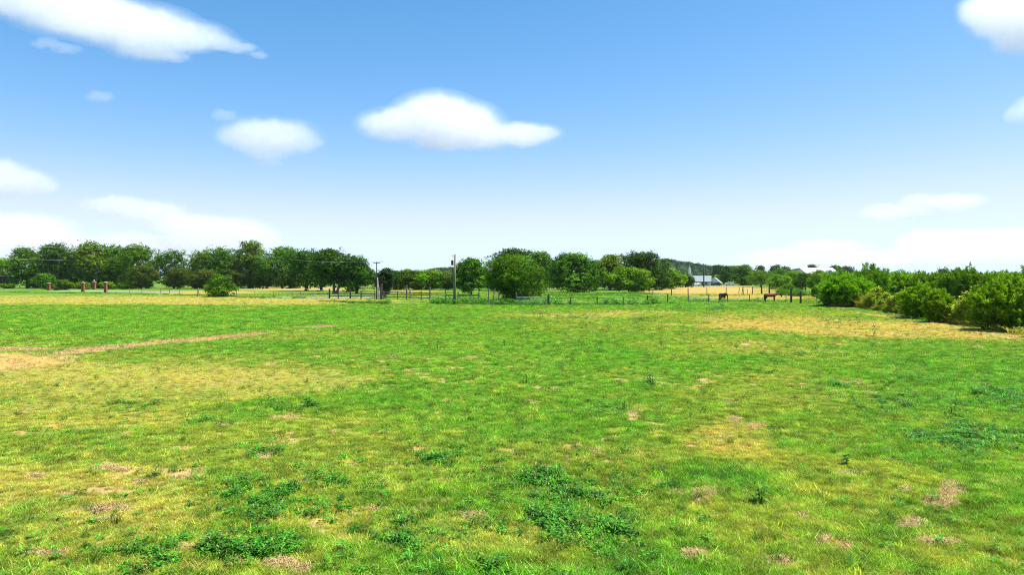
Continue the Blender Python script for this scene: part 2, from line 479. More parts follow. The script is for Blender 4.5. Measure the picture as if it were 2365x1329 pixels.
def field(x, y):
    """own colour of the pasture and how bare it is, at ground points"""
    px, py = to_px(x, y)
    front = (y > 6)
    n1 = fbm(x * 0.11, y * 0.11, 21, 4); n2 = fbm(x * 0.45, y * 0.45, 33, 4); n3 = fbm(x * 1.6, y * 1.6, 41, 3)
    t = np.clip((n1 - .42) * 2.2 + (n2 - .5) * 1.4 + .35, 0, 1)[..., None]
    c = LUSH * (1 - t) + OLIVE * t
    ly = np.log(np.maximum(py - HORIZON, 2.0))
    worn = np.zeros(x.shape)
    w1 = (fbm(x * 0.16, y * 0.16, 61, 4) - .5); w2 = (fbm(x * 0.6, y * 0.6, 71, 3) - .5)
    for cx, cyy, rx, ry, tilt, st, colr in PATCH:
        dx = (px - cx); dy = (py - cyy) - tilt * dx
        q = np.sqrt((dx / rx) ** 2 + (dy / ry) ** 2) + w1 * 0.7 + w2 * 0.5
        m = (1 - sstep(.55, 1.15, q)) * st * (0.72 + .56 * n2)
        m = np.clip(m * front, 0, 1)[..., None]
        c = c * (1 - m) + colr * m
        if colr is STRAW:
            worn = np.maximum(worn, np.clip(m[..., 0] * 1.5 - .35, 0, .85))
    t = np.clip((n3 - .5) * 2.0 * sstep(.35, .65, n2) + (n2 - .58) * 2.0, 0, 1)[..., None] * .55
    c = c * (1 - t) + YELL * t
    t = np.clip((.40 - n2) * 3.5, 0, 1)[..., None] * .55
    c = c * (1 - t) + DARK * 1.6 * t
    bare = np.zeros(x.shape)
    for cx, cyy, rx, ry in DIRT:
        near = (np.abs(px - cx) < rx * 2.5) & (np.abs(py - cyy) < ry * 3) & front
        if not near.any(): continue
        q = np.sqrt(((px - cx) / rx) ** 2 + ((py - cyy) / ry) ** 2)
        q = q + (fbm(x * 1.6, y * 1.6, 91, 4) - .5) * 3.0 + .12
        bare = np.maximum(bare, (1 - sstep(.62, 1.0, q)) * near)
    spot = sstep(.66, .72, fbm(x * 1.3, y * 1.3, 101, 3)) * sstep(.45, .6, n1) * (y < 60)
    bare = np.maximum(bare, spot * .9)
    return c, np.maximum(bare, worn)

def build_ground():
    r = np.concatenate([[0.0], np.geomspace(1.5, 8.5, 14), np.geomspace(9.0, 130, 430)[0:], np.geomspace(133, 420, 110), np.geomspace(440, 2900, 24)])
    a_in = np.radians(np.linspace(-42, 42, 620)); a_out = np.radians(np.linspace(42, 318, 60))[1:-1]
    th = np.concatenate([a_in, a_out])
    R, T = np.meshgrid(r, th, indexing='ij')
    X = R * np.sin(T); Y = R * np.cos(T)
    Z = ground_z(X, Y)
    c, bare = field(X, Y)
    nr, nt = R.shape
    i = np.arange(nr - 1)[:, None]; j = np.arange(nt)[None, :]
    j2 = (j + 1) % nt
    quads = np.stack([i * nt + j + 0 * j, i * nt + j2, (i + 1) * nt + j2, (i + 1) * nt + j], -1).reshape(-1, 4)[:, ::-1]
    quads = quads[nt:]                      # the centre ring is closed by a fan below
    V = np.stack([X, Y, Z], -1).reshape(-1, 3)
    me = np_mesh('pasture', V, quads, smooth=True)
    at_ = me.attributes.new('tint', 'FLOAT_COLOR', 'POINT')
    col = c * (1 - bare[..., None]) + np.where(c[..., :1] > .33, c, THATCH) * bare[..., None]
    at_.data.foreach_set('color', np.concatenate([col.reshape(-1, 3), bare.reshape(-1, 1)], 1).astype(np.float32).ravel())
    m = N('pasture_turf')
    a = m.n('ShaderNodeAttribute', attribute_name='tint')
    pos = m.n('ShaderNodeNewGeometry').outputs['Position']
    f1 = m.noise(pos, 5.0, 5, .7); f2 = m.noise(pos, 0.9, 4, .6); f3 = m.noise(pos, 28.0, 2, .6)
    v = m.math('MULTIPLY_ADD', f1, 1.1, 0.42)
    v2 = m.math('MULTIPLY_ADD', f2, 0.7, 0.65)
    v3 = m.math('MULTIPLY_ADD', f3, 0.8, 0.6)
    vv = m.math('MULTIPLY', m.math('MULTIPLY', v, v2), v3)
    mulc = m.n('ShaderNodeCombineColor')
    for k in range(3): m.l(vv, mulc.inputs[k])
    colr = m.mix(m.mix(a.outputs['Color'], mulc.outputs[0], 1.0, 'MULTIPLY'), (0.95, 0.92, 0.70), 1.0, 'MULTIPLY')
    # single straws and green blades in the sward
    st = m.ramp(m.noise(pos, 11.0, 3, .7), [(0.56, (0, 0, 0)), (0.68, (1, 1, 1))])
    colr = m.mix(colr, (0.33, 0.27, 0.10), m.math('MULTIPLY', st, 0.30))
    b = m.n('ShaderNodeBsdfPrincipled', i_Roughness=0.95)
    b.inputs['Specular IOR Level'].default_value = 0.1
    m.l(colr, b.inputs['Base Color'])
    bp = m.n('ShaderNodeBump', i_Strength=0.7, i_Distance=0.06)
    m.l(m.math('ADD', f1, m.math('MULTIPLY', f3, .5)), bp.inputs['Height']); m.l(bp.outputs[0], b.inputs['Normal'])
    m.l(b.outputs[0], m.out.inputs[0])
    o = link_mesh('ground', me, m.m)
    tag(o, 'wide grass pasture with green, straw coloured and worn patches', None, kind='structure')
build_ground()

# ---- stuff scattered on points: blades, weeds, straw
def scatter(name, pts, scale, rotz, tint, variants, mat, label, kind='stuff', tilt=None):
    me = bpy.data.meshes.new(name)
    n = len(pts)
    me.vertices.add(n)
    me.vertices.foreach_set('co', np.asarray(pts, np.float32).ravel())
    rot = np.zeros((n, 3), np.float32); rot[:, 2] = rotz
    if tilt is not None: rot[:, :2] = tilt
    for nm, ty, dat, f in (('size', 'FLOAT', scale, 'value'), ('rot', 'FLOAT_VECTOR', rot, 'vector'), ('tint', 'FLOAT_COLOR', np.concatenate([tint, np.ones((n, 1))], 1), 'color')):
        a = me.attributes.new(nm, ty, 'POINT')
        a.data.foreach_set(f, np.asarray(dat, np.float32).ravel())
    a = me.attributes.new('pick', 'INT', 'POINT')
    a.data.foreach_set('value', np.random.default_rng(n).integers(0, len(variants), n).astype(np.int32))
    o = link_mesh(name, me)
    coll = bpy.data.collections.new(name + '_pieces')
    for v in variants:
        v.materials.clear(); v.materials.append(mat)
        coll.objects.link(bpy.data.objects.new(name + '_piece', v))
    g = bpy.data.node_groups.new(name + '_scatter', 'GeometryNodeTree')
    g.interface.new_socket('Geometry', in_out='INPUT', socket_type='NodeSocketGeometry')
    g.interface.new_socket('Geometry', in_out='OUTPUT', socket_type='NodeSocketGeometry')
    gi = g.nodes.new('NodeGroupInput'); go = g.nodes.new('NodeGroupOutput')
    ci = g.nodes.new('GeometryNodeCollectionInfo'); ci.inputs['Collection'].default_value = coll
    ci.inputs['Separate Children'].default_value = True; ci.inputs['Reset Children'].default_value = True
    ip = g.nodes.new('GeometryNodeInstanceOnPoints'); ip.inputs['Pick Instance'].default_value = True
    def na(nm, ty):
        nd = g.nodes.new('GeometryNodeInputNamedAttribute'); nd.data_type = ty; nd.inputs[0].default_value = nm
        return nd.outputs[0]
    e2r = g.nodes.new('FunctionNodeEulerToRotation')
    g.links.new(na('rot', 'FLOAT_VECTOR'), e2r.inputs[0])
    g.links.new(gi.outputs[0], ip.inputs['Points'])
    g.links.new(ci.outputs[0], ip.inputs['Instance'])
    g.links.new(na('pick', 'INT'), ip.inputs['Instance Index'])
    g.links.new(e2r.outputs[0], ip.inputs['Rotation'])
    g.links.new(na('size', 'FLOAT'), ip.inputs['Scale'])
    g.links.new(ip.outputs[0], go.inputs[0])
    md = o.modifiers.new('scatter', 'NODES'); md.node_group = g
    tag(o, label, None, kind=kind)
    return o

def blade_tuft(seed, nb, rad, h0, h1, width, lean=.5, segs=3):
    rng = np.random.default_rng(seed)
    ang = rng.uniform(0, 2 * np.pi, nb); rr = rad * np.sqrt(rng.uniform(0, 1, nb))
    bx = rr * np.cos(ang); by = rr * np.sin(ang)
    h = rng.uniform(h0, h1, nb); w = width * rng.uniform(.7, 1.3, nb)
    la = rng.uniform(0, 2 * np.pi, nb); ll = h * np.abs(rng.normal(lean, .35, nb))
    fa = rng.uniform(0, np.pi, nb)
    V = []
    for s in range(segs):
        t = s / segs
        cx = bx + np.cos(la) * ll * t * t; cy_ = by + np.sin(la) * ll * t * t; cz = h * t * (1 - .25 * t) - .01
        ww = w * (1 - .55 * t)
        V.append(np.stack([cx - np.cos(fa) * ww, cy_ - np.sin(fa) * ww, cz], -1))
        V.append(np.stack([cx + np.cos(fa) * ww, cy_ + np.sin(fa) * ww, cz], -1))
    V.append(np.stack([bx + np.cos(la) * ll, by + np.sin(la) * ll, h * .75], -1))
    k = 2 * segs + 1
    V = np.stack(V, 1).reshape(-1, 3)
    base = (np.arange(nb) * k)[:, None]
    tri = []
    for s in range(segs - 1):
        a = 2 * s
        tri += [[a, a + 1, a + 3], [a, a + 3, a + 2]]
    tri.append([2 * segs - 2, 2 * segs - 1, 2 * segs])
    tri = np.array(tri)
    F = (base[:, :, None] + tri[None]).reshape(-1, 3)
    v = np.repeat(rng.uniform(0, 1, nb), len(tri))
    return np_mesh('tuft', V, F, v)

def turf_material(name, transl=.35, spread=1.15, straw=.16, gloss=.06):
    m = N(name)
    a = m.n('ShaderNodeAttribute', attribute_name='tint', attribute_type='INSTANCER')
    v = m.n('ShaderNodeAttribute', attribute_name='v')
    k = m.math('MULTIPLY_ADD', v.outputs['Fac'], spread, 1 - spread * .5)
    cc = m.n('ShaderNodeCombineColor')
    for i in range(3): m.l(k, cc.inputs[i])
    col = m.mix(a.outputs['Color'], cc.outputs[0], 1.0, 'MULTIPLY')
    dry = m.math('GREATER_THAN', v.outputs['Fac'], 1 - straw)
    col = m.mix(col, (0.42, 0.34, 0.13), m.math('MULTIPLY', dry, .75))
    b = m.n('ShaderNodeBsdfPrincipled', i_Roughness=0.5)
    b.inputs['Specular IOR Level'].default_value = gloss
    m.l(col, b.inputs['Base Color'])
    tr = m.n('ShaderNodeBsdfTranslucent'); m.l(m.mix(col, (1, .97, .45), 1.0, 'MULTIPLY'), tr.inputs[0])
    mx = m.n('ShaderNodeMixShader'); mx.inputs[0].default_value = transl
    m.l(b.outputs[0], mx.inputs[1]); m.l(tr.outputs[0], mx.inputs[2]); m.l(mx.outputs[0], m.out.inputs[0])
    return m.m

def fan_points(rng, n, d0, d1, p=1.0, half=40):
    """points over the pasture in front, density falling with distance as d**-p"""
    e = 2 - p
    u = rng.uniform(0, 1, n)
    d = (d0 ** e + u * (d1 ** e - d0 ** e)) ** (1 / e) if abs(e) > 1e-6 else d0 * (d1 / d0) ** u
    a = np.radians(rng.uniform(-half, half, n))
    return d * np.sin(a), d * np.cos(a), d

def build_grass():
    rng = np.random.default_rng(7)
    xs, ys, ds = [], [], []
    for n, d0, d1, p in ((62000, 8.5, 28, 0.3), (135000, 28, 205, 1.6)):
        x, y, d = fan_points(rng, n, d0, d1, p)
        xs.append(x); ys.append(y); ds.append(d)
        x, y, d = fan_points(rng, int(n * .30), d0, d1, p, 28)          # the turf goes on beyond both edges of the view
        a = np.arctan2(x, y); a = np.where(a > 0, a + np.radians(40), a - np.radians(40))
        xs.append(d * np.sin(a)); ys.append(d * np.cos(a)); ds.append(d)
    x = np.concatenate(xs); y = np.concatenate(ys); d = np.concatenate(ds)
    c, bare = field(x, y)
    px, py = to_px(x, y)
    keep = (rng.uniform(0, 1, len(x)) > bare * .80)
    x, y, d, c = x[keep], y[keep], d[keep], c[keep]
    lush = np.clip((c[:, 1] - c[:, 0]) / .14, 0, 1)
    size = (0.55 + .5 * lush * rng.uniform(.5, 1.2, len(x))) * np.clip(d / 28, 1, 3.2) ** .55
    size *= np.where(rng.uniform(0, 1, len(x)) > .94, rng.uniform(1.3, 2.0, len(x)), 1.0)
    hue = rng.normal(1, .15, (len(x), 3)) * rng.uniform(.45, 1.45, (len(x), 1))
    fine = fbm(x * 4.6, y * 4.6, 131, 3)[:, None]
    c = c * (1 - .6 * np.clip((fine - .63) * 6, 0, 1)) + np.array((.30, .24, .09)) * .6 * np.clip((fine - .63) * 6, 0, 1)
    hue = hue * (.68 + .7 * np.clip((fine - .25) * 2.5, 0, 1))
    tint = np.clip(c * hue * np.array((2.1, 2.28, 1.3)), .004, .85)
    z = ground_z(x, y)
    var = [blade_tuft(100 + i, 56, .15, .04, .12, .0044, .9) for i in range(9)]
    scatter('grass', np.stack([x, y, z], -1), size, rng.uniform(0, 6.28, len(x)), tint, var, turf_material('grass_blade'),
            'short mown pasture grass, patchy green and straw coloured')
    # taller tufts, standing out here and there
    n = 1900
    x, y, d = fan_points(rng, n, 9, 110, 1.1)
    c, bare = field(x, y)
    lush = np.clip((c[:, 1] - c[:, 0]) / .10, 0, 1)
    keep = rng.uniform(0, 1, n) < .25 + .6 * lush
    x, y, c = x[keep], y[keep], c[keep]
    tint = np.clip((c * .35 + np.array((.055, .21, .018)) * .65) * rng.uniform(.7, 1.35, (len(x), 1)), .004, .6)
    var = [blade_tuft(200 + i, 46, .10, .12, .30, .0042, .7, 4) for i in range(6)]
    scatter('tall_grass_tufts', np.stack([x, y, ground_z(x, y)], -1), rng.uniform(.5, 1.15, len(x)), rng.uniform(0, 6.28, len(x)), tint, var, turf_material('tuft_blade', straw=.06),
            'taller green grass tufts standing out of the pasture')
build_grass()

def leaf_plant(seed, nl, h, spread, ll, lw, stemmy=True):
    """broad leaved weed: leaves bent over along short stems"""
    rng = np.random.default_rng(seed)
    ang = rng.uniform(0, 2 * np.pi, nl); t = rng.uniform(.15, 1, nl)
    rr = spread * rng.uniform(.1, 1, nl) * (1 - .5 * t)
    bx = rr * np.cos(ang); by = rr * np.sin(ang); bz = h * t
    oa = ang + rng.normal(0, .6, nl); el = rng.uniform(-.1, .9, nl)
    L = ll * rng.uniform(.6, 1.2, nl); Wd = lw * rng.uniform(.7, 1.2, nl)
    ux = np.cos(oa) * np.cos(el); uy = np.sin(oa) * np.cos(el); uz = np.sin(el)
    sx = -np.sin(oa); sy = np.cos(oa)
    P = []
    for s, wv, dz in ((0, .12, 0), (.35, 1, .02), (.7, .8, -.08), (1.0, 0.06, -.28)):
        cx = bx + ux * L * s; cy_ = by + uy * L * s; cz = bz + uz * L * s + dz * L
        for sg in (-1, 1):
            P.append(np.stack([cx + sg * sx * Wd * wv, cy_ + sg * sy * Wd * wv, cz + .25 * Wd * wv], -1))
    V = np.stack(P, 1).reshape(-1, 3)
    base = (np.arange(nl) * 8)[:, None]
    q = np.array([[0, 1, 3, 2], [2, 3, 5, 4], [4, 5, 7, 6]])
    F = (base[:, :, None] + q[None]).reshape(-1, 4)
    return np_mesh('weed', V, F, np.repeat(rng.uniform(0, 1, nl), 3))

WEED_PATCH = [  # px, y, rx, ry, count
    (690, 1140, 110, 40, 120), (600, 1045, 40, 14, 24), (1010, 1055, 70, 26, 40), (1240, 1110, 110, 36, 90), (1330, 1140, 90, 30, 60), (560, 1150, 60, 24, 40),
    (2230, 1010, 85, 34, 150), (2130, 1012, 40, 12, 30), (2300, 1010, 70, 30, 60), (2290, 905, 90, 26, 130), (2340, 925, 40, 20, 50), (2020, 925, 90, 22, 90), (1930, 893, 50, 12, 34), (2100, 940, 60, 18, 40),
    (500, 1270, 70, 24, 60), (600, 1262, 60, 20, 40), (330, 1300, 60, 24, 40), (250, 1310, 60, 20, 30), (1400, 945, 40, 14, 34), (1500, 890, 30, 10, 20), (640, 940, 40, 12, 26), (720, 940, 30, 9, 20),
    (1250, 1200, 120, 40, 60), (1420, 1230, 140, 40, 60), (1100, 1310, 120, 24, 50), (930, 1250, 80, 30, 30), (1280, 850, 60, 18, 34), (1130, 900, 70, 14, 24), (1560, 1120, 60, 16, 24),
    (1660, 713, 70, 6, 130), (1580, 716, 60, 5, 70), (1480, 740, 60, 6, 50), (1180, 745, 70, 5, 40), (1000, 738, 80, 3, 40), (1250, 726, 80, 3, 40), (520, 695, 60, 2, 26), (1330, 735, 60, 3, 24), (2110, 870, 80, 20, 60),
    (1850, 820, 60, 8, 30), (2080, 845, 60, 12, 34), (480, 975, 60, 10, 16), (300, 935, 120, 12, 30)]
def build_weeds():
    rng = np.random.default_rng(11)
    xs, ys = [], []
    for px, y, rx, ry, n in WEED_PATCH:
        n = int(n * 4.6)
        a = rng.uniform(0, 6.28, n); r = np.abs(rng.normal(0, .95, n))
        p = np.array([at(px + rx * r[i] * math.cos(a[i]), y + ry * r[i] * math.sin(a[i])) for i in range(n)])
        k = fbm(p[:, 0] * 2.1 + 30, p[:, 1] * 2.1 + 30, 171, 3) + rng.uniform(-.10, .10, n) > .50
        p = p[k]
        xs.append(p[:, 0]); ys.append(p[:, 1])
    x, y, d = fan_points(rng, 9000, 9.5, 130, 1.0)
    k = fbm(x * .4, y * .4, 151, 3) + rng.uniform(-.12, .12, len(x)) > .54
    xs.append(x[k]); ys.append(y[k])
    x = np.concatenate(xs); y = np.concatenate(ys)
    d = np.hypot(x, y)
    var = [leaf_plant(300 + i, 16 + 2 * (i % 4), (.07, .13, .09, .16, .05, .11, .08)[i], .15, (.07, .10, .06, .09, .08, .055, .11)[i], (.016, .012, .018, .011, .020, .014, .010)[i]) for i in range(7)]
    tint = np.array((.058, .215, .011)) * rng.uniform(.4, 1.9, (len(x), 1)) * rng.normal(1, .16, (len(x), 3))
    scatter('weeds', np.stack([x, y, ground_z(x, y)], -1), rng.uniform(.6, 1.35, len(x)) * np.clip(d / 40, 1, 1.9), rng.uniform(0, 6.28, len(x)), np.clip(tint, .004, .6), var,
            turf_material('weed_leaf_ground', .35, .9, .03, .2), 'low dark green broad leaved weeds in clusters over the pasture')
    # dry straw lying on the bare spots
    pts = []
    for px, y, rx, ry in DIRT:
        n = int(np.clip(rx * ry * .20, 22, 110))
        for i in range(n):
            a = rng.uniform(0, 6.28); r = math.sqrt(rng.uniform(0, 1)) * 1.05
            pts.append(at(px + rx * r * math.cos(a), y + ry * r * math.sin(a)))
    for cx, cyy, rx, ry, tl, st, cl in PATCH:
        if cl is STRAW:
            for i in range(260):
                a = rng.uniform(0, 6.28); r = math.sqrt(rng.uniform(0, 1)); dx = rx * r * math.cos(a)
                pts.append(at(cx + dx, cyy + ry * r * math.sin(a) + tl * dx))
    pts = np.array(pts); x, y = pts[:, 0], pts[:, 1]
    _, bare = field(x, y)
    k = (bare > .25) | (y > 25); x, y = x[k], y[k]
    var = []
    for i in range(5):
        r2 = np.random.default_rng(400 + i); nb = 16
        a = r2.uniform(0, np.pi, nb); L = r2.uniform(.05, .15, nb); cx = r2.normal(0, .06, nb); cy_ = r2.normal(0, .06, nb); z = r2.uniform(.006, .03, nb)
        dz = r2.normal(0, .02, nb)
        w = .004
        q = [np.stack([cx + sg * np.cos(a) * L / 2 - s2 * np.sin(a) * w, cy_ + sg * np.sin(a) * L / 2 + s2 * np.cos(a) * w, z + sg * dz], -1) for sg, s2 in ((-1, -1), (1, -1), (1, 1), (-1, 1))]
        V = np.stack(q, 1).reshape(-1, 3)
        var.append(np_mesh('straw', V, np.arange(nb * 4).reshape(-1, 4), r2.uniform(0, .84, nb)))
    tint = np.array((.50, .35, .18)) * rng.uniform(.6, 1.35, (len(x), 1))
    scatter('dry_straw', np.stack([x, y, ground_z(x, y)], -1), rng.uniform(.6, 1.15, len(x)) * np.clip(np.hypot(x, y) / 30, 1, 1.8), rng.uniform(0, 6.28, len(x)), tint, var,
            turf_material('straw_piece', .15, .6), 'dry straw and thatch lying on the bare spots')
build_weeds()

# ------------------------------------------------------------------ trees
def leaves(P, Nn, size, rng, v, aspect=.55):
    """diamond shaped leaf sprays at points P facing Nn"""
    n = len(P)
    Nn = Nn / np.linalg.norm(Nn, axis=1, keepdims=True)
    r = rng.normal(size=(n, 3))
    t = np.cross(Nn, r); t /= np.linalg.norm(t, axis=1, keepdims=True)
    b = np.cross(Nn, t)
    s = size * rng.uniform(.55, 1.35, n)[:, None]
    V = np.stack([P - t * s * .5, P - b * s * .5 * aspect + Nn * s * .1, P + t * s * .5, P + b * s * .5 * aspect + Nn * s * .1], 1).reshape(-1, 3)
    return V, np.arange(n * 4).reshape(-1, 4), v

def leaf_r(size):
    return size * 1.25

def crown_mesh(seed, W, H, z0, n, size, lobes=12, depth=None, ragged=.12, lean=0.0, aspect=.55, top=.75, droop=0.0):
    """crown of leaf sprays gathered in uneven boughs; W wide, from z0 up to H"""
    rng = np.random.default_rng(seed)
    depth = depth or W * .9
    Hc = H - z0
    C, R = [], []
    for i in range(lobes):
        f = (i + .5) / lobes
        a = rng.uniform(0, 2 * np.pi)
        zz = f
        env = math.sin(math.pi * min(1, (zz * .80 + .17))) ** .6     # widest a little under the middle
        rr = rng.uniform(.25, .80) * env
        C.append((math.cos(a) * rr * W / 2, math.sin(a) * rr * depth / 2, z0 + Hc * (.14 + .70 * zz)))
        R.append(rng.uniform(.12, .24) * min(W, Hc * 1.25) * (1.1 - .3 * zz))
    C.append((0, 0, z0 + Hc * .5)); R.append(.36 * min(W, Hc))
    C.append((rng.uniform(-.1, .1) * W, 0, H - Hc * .22)); R.append(.22 * min(W, Hc))
    C = np.array(C); R = np.array(R)
    C[:, 0] += lean * (C[:, 2] - z0)
    # boughs carry many small sprigs, every sprig a handful of leaf sprays
    per = 11
    ns = max(8, n // per)
    k = rng.choice(len(C), ns, p=R ** 2 / (R ** 2).sum())
    d = rng.normal(size=(ns, 3)); d /= np.linalg.norm(d, axis=1, keepdims=True)
    flip = rng.uniform(0, 1, ns) < .35
    d[:, 2] = np.where(flip, np.abs(d[:, 2]), d[:, 2])
    lump = fbm(d[:, 0] * 2.3 + k * 7.1 + 50, d[:, 2] * 2.3 + d[:, 1] * 1.7 + k * 3.3 + 50, seed, 3)
    rad = R[k] * (.50 + .50 * rng.uniform(0, 1, ns) ** .30) * (.55 + .92 * lump)
    out = rng.uniform(0, 1, ns) < ragged
    rad = np.where(out, rad * rng.uniform(1.05, 1.45, ns), rad)
    S = C[k] + d * rad[:, None] * np.array((1.12, 1.1, .88))
    S[:, 2] -= droop * np.hypot(S[:, 0], S[:, 1]) * rng.uniform(0, 1, ns)
    low = z0 - Hc * .04
    S[:, 2] = np.where(S[:, 2] < low, low + rng.uniform(0, .22, ns) * Hc, S[:, 2])
    S[:, 2] = np.minimum(S[:, 2], H - leaf_r(size) * .6 + rng.uniform(-.16, .03, ns) * Hc)
    sr = leaf_r(size) * rng.uniform(.6, 1.35, ns)
    lobev = rng.uniform(-.14, .14, len(C))
    sv = .44 + lobev[k] + (lump - .5) * .4 + rng.normal(0, .16, ns)
    sn = d + rng.normal(size=(ns, 3)) * .30 + np.array((0, 0, .35))
    q = np.repeat(np.arange(ns), per); n = len(q)
    off = rng.normal(size=(n, 3)) * np.array((1, 1, .55)) * .62
    P = S[q] + off * sr[q][:, None]
    P[:, 2] = np.maximum(P[:, 2], .03)
    Nn = sn[q] / np.linalg.norm(sn[q], axis=1, keepdims=True) + rng.normal(size=(n, 3)) * .34
    v = np.clip(sv[q] + rng.normal(0, .12, n), 0, 1)
    V, F, v = leaves(P, Nn, size, rng, v, aspect)
    return np_mesh('crown', V, F, v), C

def trunk_mesh(seed, H, z0, r0, C, stems=1, lean=0.0):
    rng = random.Random(seed)
    mb = MB()
    tops = []
    for s in range(stems):
        a = rng.uniform(0, 6.28); o = 0 if stems == 1 else r0 * 1.6
        x0, y0 = math.cos(a) * o, math.sin(a) * o
        sp = 0.0 if stems == 1 else rng.uniform(.12, .28) * H
        pts = []
        zt = z0 + (H - z0) * .45
        for i in range(6):
            t = i / 5
            pts.append((x0 + math.cos(a) * sp * t + lean * zt * t + rng.uniform(-.06, .06) * r0 * 6 * t, y0 + math.sin(a) * sp * t + rng.uniform(-.2, .2) * r0 * t, -.15 + (zt + .15) * t))
        rr = [r0 * (1.35 - .25 * (i > 0) - .55 * i / 5) for i in range(6)]
        mb.tube(pts, rr, 8)
        tops.append((pts, rr))
    ids = list(range(len(C))); rng.shuffle(ids)
    for j in ids[:9]:
        pts, rr = tops[rng.randrange(len(tops))]
        i = rng.choice((2, 3, 4))
        p0 = Vector(pts[i]); p1 = Vector(C[j])
        mid = p0.lerp(p1, .5) + Vector((rng.uniform(-.1, .1), rng.uniform(-.1, .1), .12)) * (p1 - p0).length
        r = rr[i] * .55
        mb.tube([p0, p0.lerp(mid, .6), mid, p1], [r, r * .8, r * .6, r * .22], 6)
    return mb.mesh('trunk', True)

NTREE = [0]
def tree(label, cx, W, top, base, mat, name='tree', n=3000, leaf=.55, clear=.22, group=None, lobes=13, stems=1, r0=None, bark='bark', ragged=.12, lean=0.0, aspect=.55, dx=0.0, trunk=True, cat='tree', droop=0.0, depth=None):
    """cx, W, top, base in photograph pixels; stands where its base is"""
    NTREE[0] += 1
    seed = NTREE[0] * 13 + 5
    d = D(base); k = d / FPX
    x, y = at(cx, base)
    H = hgt(top, d); Wm = W * k * 1.22
    n = int(n * 4.6); leaf *= .95; lobes = int(lobes * 1.55)
    z0 = H * clear * .42
    t = empty(name, (x, y, 0))
    me, C = crown_mesh(seed, Wm, H, z0, n, leaf, lobes, depth, ragged, lean, aspect, droop=droop)
    link_mesh('crown', me, M[mat], t)
    if trunk:
        tm = trunk_mesh(seed, H, z0, r0 or max(.09, H * .022), C, stems, lean)
        link_mesh('trunk', tm, M[bark], t)
    tag(t, label, cat, group)
    return t

